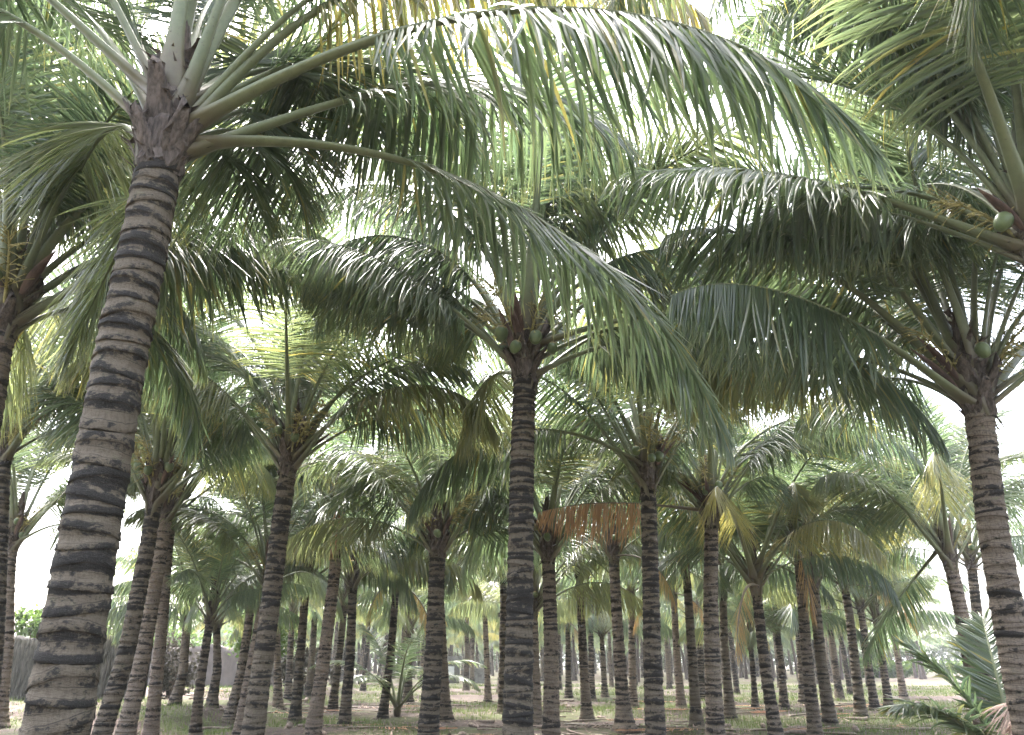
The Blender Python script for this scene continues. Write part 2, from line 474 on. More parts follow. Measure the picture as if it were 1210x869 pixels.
# ------------------------------------------------------------------ mesh helpers
def mesh_np(name, verts, quads=None, tris=None, mats=(), attrs=None, smooth=False, midx=None):
    me = bpy.data.meshes.new(name)
    verts = np.asarray(verts, np.float32)
    faces = []
    nq = 0 if quads is None else len(quads)
    nt = 0 if tris is None else len(tris)
    loops = np.concatenate([np.asarray(a, np.int32).ravel() for a in (quads, tris) if a is not None and len(a)])
    me.vertices.add(len(verts))
    me.vertices.foreach_set('co', verts.ravel())
    me.loops.add(len(loops))
    me.loops.foreach_set('vertex_index', loops)
    me.polygons.add(nq + nt)
    starts = np.concatenate([np.arange(nq) * 4, nq * 4 + np.arange(nt) * 3]).astype(np.int32)
    me.polygons.foreach_set('loop_start', starts)
    me.polygons.foreach_set('use_smooth', np.full(nq + nt, smooth))
    for m in mats:
        me.materials.append(m)
    if midx is not None:
        me.polygons.foreach_set('material_index', np.asarray(midx, np.int32))
    me.update(calc_edges=True)
    me.validate()
    if attrs:
        for k, a in attrs.items():
            a = np.asarray(a, np.float32)
            if a.ndim == 2:
                at = me.attributes.new(k, 'FLOAT_COLOR', 'POINT')
                at.data.foreach_set('color', a.ravel())
            else:
                at = me.attributes.new(k, 'FLOAT', 'POINT')
                at.data.foreach_set('value', a)
    return me

def obj(name, me, parent=None, loc=(0, 0, 0), rot=(0, 0, 0), scale=1.0, color=None, kind=None):
    o = bpy.data.objects.new(name, me)
    COL.objects.link(o)
    o.parent = parent
    o.location = loc
    o.rotation_euler = rot
    o.scale = (scale,) * 3 if not isinstance(scale, (tuple, list)) else scale
    if color is not None:
        o.color = (*color, 1.0)
    if kind:
        o['kind'] = kind
    return o

def tag(o, label=None, cat=None, group=None, kind=None):
    for k, v in (('label', label), ('category', cat), ('group', group), ('kind', kind)):
        if v:
            o[k] = v
    return o

def nrm(a):
    return a / np.maximum(np.linalg.norm(a, axis=-1, keepdims=True), 1e-9)

def tube(pts, rad, seg=6, caps=True):
    """swept tube; pts (n,3), rad (n,) -> verts, quads, tris"""
    pts = np.asarray(pts, float)
    rad = np.asarray(rad, float)
    T = nrm(np.gradient(pts, axis=0))
    ref = np.array([0.0, 0, 1]) if abs(T[0][2]) < 0.9 else np.array([1.0, 0, 0])
    A = nrm(np.cross(T, ref))
    B = np.cross(T, A)
    th = np.linspace(0, 2 * np.pi, seg, endpoint=False)
    v = pts[:, None] + (A[:, None] * np.cos(th)[None, :, None] + B[:, None] * np.sin(th)[None, :, None]) * rad[:, None, None]
    n = len(pts)
    i, j = np.meshgrid(np.arange(n - 1), np.arange(seg), indexing='ij')
    j2 = (j + 1) % seg
    q = np.stack([i * seg + j, i * seg + j2, (i + 1) * seg + j2, (i + 1) * seg + j], -1).reshape(-1, 4)
    return v.reshape(-1, 3), q

class Bag:
    """collects pieces of one mesh"""
    def __init__(self):
        self.v, self.q, self.t, self.n, self.a = [], [], [], 0, []
    def add(self, v, q=None, t=None, a=0.0):
        if q is not None and len(q):
            self.q.append(np.asarray(q) + self.n)
        if t is not None and len(t):
            self.t.append(np.asarray(t) + self.n)
        v = np.asarray(v, float)
        self.v.append(v)
        self.a.append(np.full(len(v), a) if np.isscalar(a) else np.asarray(a))
        self.n += len(v)
    def mesh(self, name, mats, smooth=False, attr=None):
        return mesh_np(name, np.concatenate(self.v), np.concatenate(self.q) if self.q else None,
                       np.concatenate(self.t) if self.t else None, mats,
                       {attr: np.concatenate(self.a)} if attr else None, smooth)

def box(x0, x1, y0, y1, z0, z1):
    v = [(x, y, z) for z in (z0, z1) for y in (y0, y1) for x in (x0, x1)]
    q = [(0, 2, 3, 1), (4, 5, 7, 6), (0, 1, 5, 4), (2, 6, 7, 3), (0, 4, 6, 2), (1, 3, 7, 5)]
    return v, q

# ------------------------------------------------------------------ terrain
def sst(a, b, x):
    t = np.clip((x - a) / (b - a), 0, 1)
    return t * t * (3 - 2 * t)

_ph = RNG.uniform(0, 6.28, (6, 2))
def gz(x, y):
    x = np.asarray(x, float)
    y = np.asarray(y, float)
    z = 0.0 * x
    for k, (a, b) in enumerate(_ph):
        f = 0.25 * 1.7 ** k
        z = z + 0.05 / (1.45 ** k) * np.sin(f * x * (0.8 + 0.1 * k) + a + 0.3 * y) * np.cos(f * y + b)
    # low planting ridges running across, and the bank at the left
    z = z + 0.07 * sst(0.35, 0.9, np.sin(y * 0.93 + 0.35 * np.sin(x * 0.35) + 0.6)) * sst(15, 19, y) * sst(75, 50, y)
    z = z + 0.36 * sst(-8.3, -9.8, x + 0.5 * np.sin(y * 0.4)) * sst(8, 14, y) * sst(60, 45, y)
    z = z - 0.14 * np.exp(-((x + 7.6 + 0.5 * np.sin(y * 0.4)) / 0.7) ** 2) * sst(17, 20, y) * sst(45, 35, y)
    return z

def graded(lo, hi, fine_lo, fine_hi, step, grow=1.12):
    a = list(np.arange(fine_lo, fine_hi, step))
    s, p = step, a[-1]
    while p < hi:
        s *= grow
        p += s
        a.append(p)
    s, p = step, a[0]
    while p > lo:
        s *= grow
        p -= s
        a.insert(0, p)
    return np.array(a)

gx = graded(-1200, 1200, -22, 24, 0.28)
gy = graded(-200, 2200, 8, 50, 0.28)
X, Y = np.meshgrid(gx, gy)
Z = gz(X, Y) * sst(260, 120, np.hypot(X, Y))
nX, nY = len(gx), len(gy)
i, j = np.meshgrid(np.arange(nY - 1), np.arange(nX - 1), indexing='ij')
gq = np.stack([i * nX + j, i * nX + j + 1, (i + 1) * nX + j + 1, (i + 1) * nX + j], -1).reshape(-1, 4)
assert gx[0] > -1690 and gx[-1] < 1690 and gy[0] > -490 and gy[-1] < 2990
g = obj('ground', mesh_np('ground', np.stack([X, Y, Z], -1).reshape(-1, 3), gq, None, [M['ground']], smooth=True))
g['kind'] = 'structure'

# ------------------------------------------------------------------ palm fronds
def frond_axis(e0, bend, p, L, side, n):
    s = np.linspace(0, 1, n + 1)
    sm = (s[1:] + s[:-1]) / 2
    e = e0 - bend * sm ** p
    h = side * sm ** 2
    d = np.stack([np.cos(e) * np.cos(h), np.cos(e) * np.sin(h), np.sin(e)], -1) * (L / n)
    return s, np.concatenate([np.zeros((1, 3)), np.cumsum(d, 0)])

def make_frond(e0, bend, p=1.6, L=4.3, side=0.0, per_side=95, segs=5, droop=0.5, dihedral=0.25, wid=0.042,
               yellow=0.05, seed=0, leaf_len=1.12, s0=0.31, nax=26, sect=8, floor=None, ragged=0.08, drop=0.8):
    """returns (stalk mesh, leaflet mesh); base at the origin, pointing along +x, gravity along -z"""
    rg = np.random.default_rng(seed)
    s, P = frond_axis(e0, bend, p, L, side, nax)
    T = nrm(np.gradient(P, axis=0))
    h = side * s ** 2
    S = np.stack([-np.sin(h), np.cos(h), 0 * h], -1)
    S = nrm(S - T * np.sum(S * T, -1, keepdims=True))
    U = np.cross(T, S)
    # stalk: half-round below, nearly flat above, clasping base
    w = np.interp(s, [0, .03, .08, .2, .5, .8, 1], [.120, .092, .066, .048, .026, .012, .003])
    hh = np.interp(s, [0, .03, .08, .2, .5, .8, 1], [.050, .048, .044, .036, .022, .011, .003])
    th = np.linspace(0, 2 * np.pi, sect, endpoint=False)
    cs, sn = np.cos(th), np.sin(th)
    sn = np.where(sn > 0, sn * 0.45, sn)
    P_, S_, U_, w_, h_, s_ = P, S, U, w, hh, s
    ft = np.array([[-.045, 0, -.30], [-.02, 0, -.15]])
    P_ = np.concatenate([ft, P_])
    T_ = nrm(np.gradient(P_, axis=0))
    S_ = np.concatenate([S[:1], S[:1], S_])
    U_ = nrm(np.cross(T_, S_))
    w_ = np.concatenate([[.085, .125], w_])
    h_ = np.concatenate([[.012, .040], h_])
    s_ = np.concatenate([[0, 0], s_])
    V = P_[:, None] + S_[:, None] * (cs[None, :, None] * w_[:, None, None]) + U_[:, None] * (sn[None, :, None] * h_[:, None, None])
    n = len(P_)
    i, j = np.meshgrid(np.arange(n - 1), np.arange(sect), indexing='ij')
    j2 = (j + 1) % sect
    q = np.stack([i * sect + j, i * sect + j2, (i + 1) * sect + j2, (i + 1) * sect + j], -1).reshape(-1, 4)
    stalk = mesh_np('frond_stalk', V.reshape(-1, 3), q, None, [M['stalk']], {'along': np.repeat(s_, sect)}, smooth=True)
    # leaflets
    N = per_side * 2
    sg = np.where(np.arange(N) % 2 == 0, 1.0, -1.0)
    k = (np.arange(N) // 2 + rg.uniform(-.3, .3, N)) / per_side
    si = s0 + (0.995 - s0) * np.clip(k, 0, 1) ** 0.95
    keep = rg.uniform(size=N) > ragged
    sg, si, k = sg[keep], si[keep], k[keep]
    N = len(si)
    def ip(A):
        return np.stack([np.interp(si, s, A[:, c]) for c in range(3)], -1)
    p0, t0, s0v, u0 = ip(P), nrm(ip(T)), nrm(ip(S)), nrm(ip(U))
    ln = leaf_len * np.interp(k, [0, .08, .25, .55, .8, .93, 1], [.55, .78, 1.0, .95, .68, .45, .30]) * rg.uniform(.86, 1.08, N)
    al = np.interp(k, [0, .3, .8, 1], [1.25, 1.02, .72, .40]) + rg.normal(0, .07, N)
    be = dihedral + rg.normal(0, .12, N) - 0.15 * k
    D = t0 * np.cos(al)[:, None] + (s0v * (sg * np.cos(be))[:, None] + u0 * np.sin(be)[:, None]) * np.sin(al)[:, None]
    dp = drop * (1 + np.interp(k, np.linspace(0, 1, 8), rg.normal(0, .22, 8)) + rg.normal(0, .16, N))
    D = nrm(nrm(D) + np.maximum(dp, 0)[:, None] * np.array([0, 0, -1.0]))
    # neighbouring leaflets droop alike: smooth wander plus a little scatter, some are broken over
    wander = np.interp(k, np.linspace(0, 1, 9), rg.normal(0, .16, 9))
    dr = np.clip(droop * (1 + wander + rg.normal(0, .16, N)), 0.02, 3)
    brk = rg.uniform(size=N) < 0.05
    dr = np.where(brk, dr * 1.9, dr)
    tw = rg.normal(0, .28, N)
    prof = np.interp(np.linspace(0, 1, segs + 1), [0, .12, .4, .65, .88, 1], [.50, .95, 1.0, .82, .40, .05])
    ww = wid * rg.uniform(.8, 1.12, N) * np.interp(k, [0, .15, .7, 1], [.75, 1, .9, .55])
    pos = p0 + s0v * (sg * np.interp(si, s, w) * 0.6)[:, None] + u0 * (np.interp(si, s, hh) * 0.3)[:, None]
    rows = []
    down = np.array([0, 0, -1.0])
    step = ln / segs
    curl = rg.normal(0, .025, (N, 3))
    for m in range(segs + 1):
        W = nrm(t0 - D * np.sum(t0 * D, -1, keepdims=True))
        Nn = np.cross(D, W)
        Nn = Nn * np.sign(np.sum(Nn * u0, -1, keepdims=True) + 1e-6)
        a = (tw * (0.3 + m / segs))[:, None]
        W2 = W * np.cos(a) + Nn * np.sin(a)
        N2 = -W * np.sin(a) + Nn * np.cos(a)
        hw = (ww * prof[m] / 2)[:, None]
        rows.append(np.stack([pos - W2 * hw - N2 * hw * 0.55, pos, pos + W2 * hw - N2 * hw * 0.55], 1))
        f = (0.55 + 1.0 * m / segs)
        D = nrm(D + down * (dr * f * 4.0 / segs * 0.55)[:, None] + curl)
        pos = pos + D * step[:, None]
        if floor is not None:
            pos[:, 2] = np.maximum(pos[:, 2], floor)
    V = np.stack(rows, 1)                         # N, segs+1, 3, 3
    base = (np.arange(N) * (segs + 1) * 3)[:, None]
    m = np.arange(segs)[None, :] * 3
    b = base + m
    q1 = np.stack([b, b + 1, b + 4, b + 3], -1).reshape(-1, 4)
    q2 = np.stack([b + 1, b + 2, b + 5, b + 4], -1).reshape(-1, 4)
    rnd = rg.uniform(size=N)
    yl = np.where(rg.uniform(size=N) < yellow, rg.uniform(.35, .95, N), rg.uniform(0, .08, N))
    # yellowing comes in runs of leaflets
    run = np.interp(k, np.linspace(0, 1, 12), rg.uniform(size=12)) > (1 - yellow * 0.9)
    yl = np.where(run & (rg.uniform(size=N) < .6), rg.uniform(.2, .75, N), yl)
    c = np.zeros((N, segs + 1, 3, 4), np.float32)
    c[..., 0] = rnd[:, None, None]
    c[..., 1] = np.linspace(0, 1, segs + 1)[None, :, None]
    c[..., 2] = yl[:, None, None]
    c[..., 3] = 1
    leaf = mesh_np('leaflet_rows', V.reshape(-1, 3), np.concatenate([q1, q2]), None, [M['leaf']], {'leafcol': c.reshape(-1, 4)})
    return stalk, leaf

# library: classes from the upright spear to the hanging old frond (e0, bend, droop, dihedral, drop)
CLASSES = [(1.45, 0.55, 0.10, 0.50, 0.0), (1.30, 1.05, 0.15, 0.40, 0.10), (1.15, 1.45, 0.20, 0.30, 0.35), (0.98, 1.70, 0.25, 0.20, 0.7),
           (0.80, 1.75, 0.30, 0.10, 1.1), (0.60, 1.70, 0.30, 0.0, 1.5), (0.35, 1.60, 0.30, -0.1, 1.7), (0.08, 1.35, 0.30, -0.15, 1.8)]
LOD = {'high': dict(per_side=122, segs=7, wid=0.036, nax=28, sect=8),
       'mid': dict(per_side=96, segs=5, wid=0.036, nax=18, sect=6),
       'low': dict(per_side=64, segs=4, wid=0.046, nax=12, sect=5)}
LIB = {}
sd = 100
for lod, kw in LOD.items():
    for c, (e0, bend, dr, di, dp) in enumerate(CLASSES):
        for v in range(4):
            sd += 1
            rr = random.Random(sd)
            LIB[lod, c, v] = make_frond(e0 + rr.uniform(-.06, .06), bend * rr.uniform(.62, 1.2), rr.uniform(1.2, 2.6),
                                        rr.uniform(3.6, 4.6), rr.uniform(-.45, .45), droop=dr * rr.uniform(.85, 1.15), dihedral=di, drop=dp * rr.uniform(.6, 1.4),
                                        yellow=rr.choice([.005, .02, .06]), seed=sd, **kw)
    LIB[lod, 'dead', 0] = make_frond(-0.15, 1.25, 1.2, 3.3, .1, droop=.4, drop=2.2, dihedral=-.2, seed=sd + 400, leaf_len=.75, ragged=.5, **dict(kw, wid=kw['wid'] * .65))
    LIB[lod, 'dead', 1] = make_frond(0.10, 1.55, 1.0, 3.0, -.15, droop=.4, drop=1.8, dihedral=-.2, seed=sd + 401, leaf_len=.7, ragged=.5, **dict(kw, wid=kw['wid'] * .65))

# ------------------------------------------------------------------ trunks
def make_trunk(pts, r0, d, seed, seg, spacing, flare=0.6, rows=(0.0, 0.03, 0.24, 0.44, 0.48, 0.75)):
    """pts: (x, z) control points at depth d -> world space arrays"""
    rg = np.random.default_rng(seed)
    pts = np.array(sorted(pts, key=lambda q: q[1]))
    # extend to the ground along the lowest segment (damped lean)
    if len(pts) > 1:
        sl = (pts[1, 0] - pts[0, 0]) / max(pts[1, 1] - pts[0, 1], .3)
    else:
        sl = 0
    sl = np.clip(sl, -.15, .15)
    x_g = pts[0, 0] - sl * pts[0, 1]
    zg = float(gz(x_g, d))
    if pts[0, 1] > zg + .25:
        pts = np.vstack([[x_g, zg - .05], pts])
    else:
        pts[0, 1] = min(pts[0, 1], zg - .05)
    z0, z1 = pts[0, 1], pts[-1, 1]
    zz = np.linspace(z0, z1, 60)
    xx = np.interp(zz, pts[:, 1], pts[:, 0])
    ker = np.hanning(15)
    ker /= ker.sum()
    pad = 7
    xs = np.convolve(np.concatenate([2 * xx[0] - xx[pad:0:-1], xx, 2 * xx[-1] - xx[-2:-pad - 2:-1]]), ker, 'valid')
    yb = rg.normal(0, .04) * np.sin(np.linspace(0, np.pi, 60))
    H = z1 - z0
    nr = max(6, int(H / spacing))
    cuts = np.cumsum(np.concatenate([[0], rg.uniform(.62, 1.4, nr)]))
    cuts = cuts / cuts[-1] * H
    th = np.linspace(0, 2 * np.pi, seg, endpoint=False)
    V, ring, rid = [], [], []
    prof = np.interp(rows, [0, .03, .24, .44, .48, .75, 1], [.0, .064, .030, .044, .0, -.014, 0])
    tiltp = rg.uniform(0, 6.28)
    for k in range(nr):
        a = cuts[k]
        hgt = cuts[k + 1] - a
        tiltp += 2.4 + rg.normal(0, .3)
        amp = hgt * rg.uniform(.08, .42)
        irr = rg.normal(0, .10, seg)
        irr = (irr + np.roll(irr, 1) + np.roll(irr, -1)) / 3
        bul = rg.uniform(.5, 1.35)
        one = rg.uniform()
        for f, pr in zip(rows, prof):
            z = a + f * hgt + amp * np.cos(th - tiltp) * (1.0 if k > 0 else 0) + irr * hgt * (0.55 if 0 < f < .6 else .2)
            zc = np.clip(z, 0, H)
            base = r0 * (1.04 - .14 * zc / H) * (1 + flare * (.65 * np.exp(-zc / .20) + .45 * np.exp(-zc / .55)) + .10 * np.exp(-zc / 1.2))
            rad = base + r0 * pr * bul + r0 * irr * .22
            cx = np.interp(zc + z0, zz, xs)
            cyv = np.interp(zc + z0, zz, yb)
            V.append(np.stack([cx + rad * np.cos(th), d + cyv + rad * np.sin(th), z0 + zc], -1))
            ring.append(np.full(seg, f))
            rid.append(np.full(seg, one))
    n = len(V)
    V = np.concatenate(V)
    i, j = np.meshgrid(np.arange(n - 1), np.arange(seg), indexing='ij')
    j2 = (j + 1) % seg
    q = np.stack([i * seg + j, i * seg + j2, (i + 1) * seg + j2, (i + 1) * seg + j], -1).reshape(-1, 4)
    base = np.array([xs[0], d, z0 + .05])
    top = np.array([xs[-1], d, z1])
    return V, q, {'ring': np.concatenate(ring), 'ringid': np.concatenate(rid)}, base, top

# ------------------------------------------------------------------ crown furniture
def make_sheath(r0, seed, seg=18):
    rg = np.random.default_rng(seed)
    B = Bag()
    zz = np.array([-.14, -.08, 0.0, .10, .24, .42, .64, .90, 1.25])
    rr = np.array([1.00, 1.05, 1.10, 1.12, 1.06, .96, .82, .60, .22]) * r0
    th = np.linspace(0, 2 * np.pi, seg, endpoint=False)
    V = []
    for z, r in zip(zz, rr):
        rad = r * (1 + rg.normal(0, .09, seg))
        V.append(np.stack([rad * np.cos(th), rad * np.sin(th), z + rg.normal(0, .025, seg)], -1))
    n = len(V)
    i, j = np.meshgrid(np.arange(n - 1), np.arange(seg), indexing='ij')
    j2 = (j + 1) % seg
    q = np.stack([i * seg + j, i * seg + j2, (i + 1) * seg + j2, (i + 1) * seg + j], -1).reshape(-1, 4)
    B.add(np.concatenate(V), q)
    # torn fibre strips standing off the sheath
    for k in range(110):
        a = rg.uniform(0, 6.28)
        z = rg.uniform(-.15, 1.0)
        r = np.interp(z, zz, rr) * .96
        o = np.array([math.cos(a), math.sin(a), 0])
        sdv = np.array([-math.sin(a), math.cos(a), 0])
        L = rg.uniform(.10, .34)
        wd = rg.uniform(.012, .045)
        lean = rg.uniform(.1, .9)
        up = 1 if rg.uniform() < .7 else -1
        p0 = o * r + np.array([0, 0, z])
        p1 = p0 + (o * lean * .5 + np.array([0, 0, up * .8]) + sdv * rg.normal(0, .3)) * L * .6
        p2 = p1 + (o * lean + np.array([0, 0, up * .4]) + sdv * rg.normal(0, .5)) * L * .5
        B.add([p0 - sdv * wd, p0 + sdv * wd, p1 + sdv * wd * .8, p1 - sdv * wd * .8, p2], [(0, 1, 2, 3)], [(3, 2, 4)])
    return B.mesh('fibre_sheath', [M['fibre']], smooth=False)

def lathe(prof, seg=14, lobes=0.0):
    th = np.linspace(0, 2 * np.pi, seg, endpoint=False)
    V = []
    for r, z in prof:
        rad = r * (1 + lobes * np.cos(3 * th))
        V.append(np.stack([rad * np.cos(th), rad * np.sin(th), np.full(seg, z)], -1))
    n = len(V)
    i, j = np.meshgrid(np.arange(n - 1), np.arange(seg), indexing='ij')
    j2 = (j + 1) % seg
    q = np.stack([i * seg + j, i * seg + j2, (i + 1) * seg + j2, (i + 1) * seg + j], -1).reshape(-1, 4)
    return np.concatenate(V), q

def nut_mesh():
    t = np.linspace(0, np.pi, 13)
    prof = [(max(.001, .088 * math.sin(a) ** .85 * (1 - .10 * math.cos(a))), -.108 * math.cos(a)) for a in t]
    v, q = lathe(prof, 16, .035)
    me = mesh_np('coconut', v, q, None, [M['nut']], smooth=True)
    B = Bag()
    for k in range(6):
        a = k * math.pi / 3
        o = np.array([math.cos(a), math.sin(a), 0])
        sv = np.array([-math.sin(a), math.cos(a), 0])
        pts = [(0, .112), (.035, .108), (.056, .092), (.064, .076)]
        wd = [.010, .030, .024, .004]
        vv = []
        for (r, z), w_ in zip(pts, wd):
            vv += [o * r + sv * w_ + np.array([0, 0, z]), o * r - sv * w_ + np.array([0, 0, z])]
        B.add(vv, [(0, 1, 3, 2), (2, 3, 5, 4), (4, 5, 7, 6)])
    v, q = tube([(0, 0, .10), (.01, 0, .15), (.03, 0, .20)], [.010, .008, .007], 6)
    B.add(v, q)
    return me, B.mesh('calyx', [M['calyx']], smooth=True)
NUT, CALYX = nut_mesh()

def spathe_mesh(seed):
    rg = np.random.default_rng(seed)
    L = rg.uniform(.55, .85)
    n = 10
    V = []
    for k in range(n):
        t = k / (n - 1)
        w_ = .055 * math.sin(math.pi * (0.08 + .92 * t) ** .8) + .004
        z = L * t
        x = .05 + .12 * t * t
        for a in np.linspace(-1.9, 1.9, 7):
            V.append((x + w_ * .8 * (1 - math.cos(a)) * -.5 + .02 * math.sin(3 * t), w_ * math.sin(a * .75), z + rg.normal(0, .004)))
    i, j = np.meshgrid(np.arange(n - 1), np.arange(6), indexing='ij')
    q = np.stack([i * 7 + j, i * 7 + j + 1, (i + 1) * 7 + j + 1, (i + 1) * 7 + j], -1).reshape(-1, 4)
    me = mesh_np('spathe', V, q, None, [M['spathe']], smooth=True)
    return me
SPATHES = [spathe_mesh(k) for k in (1, 2, 3)]

def bloom_mesh(seed, nuts):
    """flower branch: stalk, thin side branches and their little nuts, pointing along +x/up"""
    rg = np.random.default_rng(seed)
    B = Bag()
    main = np.array([(0, 0, 0), (.12, 0, .20), (.26, 0, .40), (.42, 0, .56), (.58, 0, .64)])
    v, q = tube(main, [.020, .018, .015, .011, .006], 6)
    B.add(v, q)
    for k in range(40):
        t = rg.uniform(.25, 1)
        p = np.array([np.interp(t, np.linspace(0, 1, 5), main[:, c]) for c in range(3)])
        a = rg.uniform(0, 6.28)
        dv = nrm(np.array([.55, math.cos(a) * .7, .35 + math.sin(a) * .6]))
        L = rg.uniform(.16, .34)
        pts = [p]
        for m in range(3):
            dv = nrm(dv + np.array([0, 0, -.18]) + rg.normal(0, .12, 3))
            pts.append(pts[-1] + dv * L / 3)
        v, q = tube(pts, [.0055, .005, .0045, .003], 4)
        B.add(v, q)
        for m in range(nuts):
            f = rg.uniform(.2, 1) * 3
            m0 = min(2, int(f))
            c = pts[m0] + (pts[m0 + 1] - pts[m0]) * (f - m0)
            r = rg.uniform(.006, .016)
            vv, qq = lathe([(.001, -r), (r * .8, -r * .6), (r, 0), (r * .8, r * .6), (.001, r)], 6)
            B.add(vv + c, qq)
    return B.mesh('flower_branch', [M['bloom']], smooth=True)
BLOOMS = [bloom_mesh(k, 2) for k in (5, 6)]

def stub_mesh(seed):
    """broken-off leaf base: broad clasping foot, torn end, pointing along +x and up"""
    rg = np.random.default_rng(seed)
    L = rg.uniform(.16, .34)
    pts = np.array([(-.05, 0, -.16), (0, 0, -.04), (.04, 0, .08), (.05 + L * .35, 0, .08 + L * .6), (.05 + L * .6, 0, .08 + L)])
    wd = np.array([.10, .105, .085, .060, .045])
    hh = np.array([.015, .035, .032, .026, .018])
    V = []
    for p_, w_, h_ in zip(pts, wd, hh):
        for a in np.linspace(0, 2 * np.pi, 8, endpoint=False):
            V.append(p_ + np.array([-math.sin(a) * h_ * .8, math.cos(a) * w_, math.sin(a) * h_ * .5]) + rg.normal(0, .006, 3))
    V[-8:] = [v_ + np.array([0, 0, rg.normal(0, .03)]) for v_ in V[-8:]]
    i, j = np.meshgrid(np.arange(4), np.arange(8), indexing='ij')
    j2 = (j + 1) % 8
    q = np.stack([i * 8 + j, i * 8 + j2, (i + 1) * 8 + j2, (i + 1) * 8 + j], -1).reshape(-1, 4)
    q = np.concatenate([q, [[32, 33, 34, 35], [32, 35, 36, 39], [36, 37, 38, 39]]])
    return mesh_np('leaf_stub', np.array(V), q, None, [M['fibre']], smooth=True)
STUBS = [stub_mesh(k) for k in range(4)]

def root_mesh(seed):
    rg = np.random.default_rng(seed)
    B = Bag()
    for k in range(26):
        a = rg.uniform(0, 6.28)
        o = np.array([math.cos(a), math.sin(a), 0])
        r = rg.uniform(.9, 1.15)
        z = rg.uniform(.02, .22)
        out = rg.uniform(.10, .5)
        pts = [o * r + np.array([0, 0, z * 1.0]), o * (r + out * .5) + np.array([0, 0, z * .55]), o * (r + out) + np.array([0, 0, -.08])]
        w_ = rg.uniform(.05, .11)
        v, q = tube(pts, [w_ * .6, w_, w_ * .5], 5)
        B.add(v, q)
    return B.mesh('root_skirt', [M['root']], smooth=True)
ROOTS = [root_mesh(k) for k in (1, 2, 3)]

# ------------------------------------------------------------------ palms
BARK = {}          # darkness, paleness of the trunk as the photo shows it
for k in ('N1', 'N2'):
    BARK[k] = (.66, .05)
for k in ('N3', 'N4', 'N25', 'N37', 'N15', 'N18'):
    BARK[k] = (.62, .2)
for k in ('N5', 'N6', 'N16', 'N27', 'N29', 'N12', 'N7', 'N58', 'N61', 'N38'):
    BARK[k] = (.15, .95)
for k in ('N30', 'N31', 'N34', 'N41', 'N60', 'N63', 'N64', 'N26'):
    BARK[k] = (.38, .6)
NUTS = {'N2': 8, 'N3': 2, 'N37': 5, 'N63': 4, 'N7': 4, 'N4': 3, 'N41': 2, 'N60': 1, 'N64': 1, 'N16': 1, 'N18': 1, 'N1': 0}
DEAD = {'N44': [(0, 4.4)], 'N38': [(1, 3.6), (0, 5.2)], 'N19': [(0, 5.4), (1, 4.4)], 'N62': [(0, 4.6)], 'N50': [(1, 4.0)],
        'N27': [(1, 3.5)], 'N16': [(1, 4.9)], 'N34': [(1, 5.5)], 'N43': [(1, 4.2)], 'N32': [(0, 5)], 'N46': [(1, 5.6)]}
YELLOW = {'N43': [(3, 3.3, .30), (4, 4.2, .36), (4, 5.2, .26)], 'N44': [(3, 5.6, .32), (4, 4.4, .22)], 'N46': [(4, 4.0, .34), (3, 5.5, .25)],
          'N45': [(4, 5.3, .30)], 'N61': [(4, 4.3, .22)], 'N3': [(4, 3.5, .14), (4, 6.0, .16)], 'N16': [(4, 5.7, .2)], 'N18': [(4, .2, .18)]}
GROUP = 'coconut palms planted in rows'

def crown_fronds(root, top, lod, n, rr, scale, key, avoid=None, classes=(0, 5), tone=0.0):
    """ordinary fronds around the crown in a spiral"""
    a0 = rr.uniform(0, 6.28)
    base = np.array(root.location)
    for k in range(n):
        f = (k + .5) / n
        c = int(round(classes[0] + (classes[1] - classes[0]) * (f ** .92)))
        c = max(classes[0], min(classes[1], c + rr.choice([0, 0, 0, -1, 1])))
        az = a0 + k * 2.39996 + rr.uniform(-.45, .45)
        if avoid and avoid(az, c):
            continue
        st, lf = LIB[lod, c, rr.randrange(4)]
        z = .55 - .60 * f
        o = top - base + np.array([.085 * math.cos(az), .085 * math.sin(az), z * min(1, scale * 1.1)])
        age = 0.0
        if c >= 5 and rr.random() < .3:
            age = rr.uniform(.04, .16)
        elif rr.random() < .2:
            age = rr.uniform(.03, .15)  # yellow tint painted in as backlit accent, besides real yellowing with age
        s_ = scale * rr.uniform(.78, 1.10)
        fo = obj('frond', st, root, o, (rr.uniform(-.28, .28), rr.uniform(-.12, .12), az), s_, (age, 0, 0))
        obj('leaflets', lf, fo, color=(age, 0, 0), kind='stuff')

def hero_frond(root, top, v, name, lod='high', **kw):
    az, e0, bend, p, L, side, z0 = v
    args = dict(LOD[lod])
    args.update(kw)
    age = args.pop('age', 0.0)
    st, lf = make_frond(e0, bend, p, L, side, **args)
    o = top - np.array(root.location) + np.array([.10 * math.cos(az), .10 * math.sin(az), z0 - .03])
    fo = obj('frond', st, root, o, (0, 0, az), 1.0, (age, 0, 0))
    obj('leaflets', lf, fo, color=(age, 0, 0), kind='stuff')

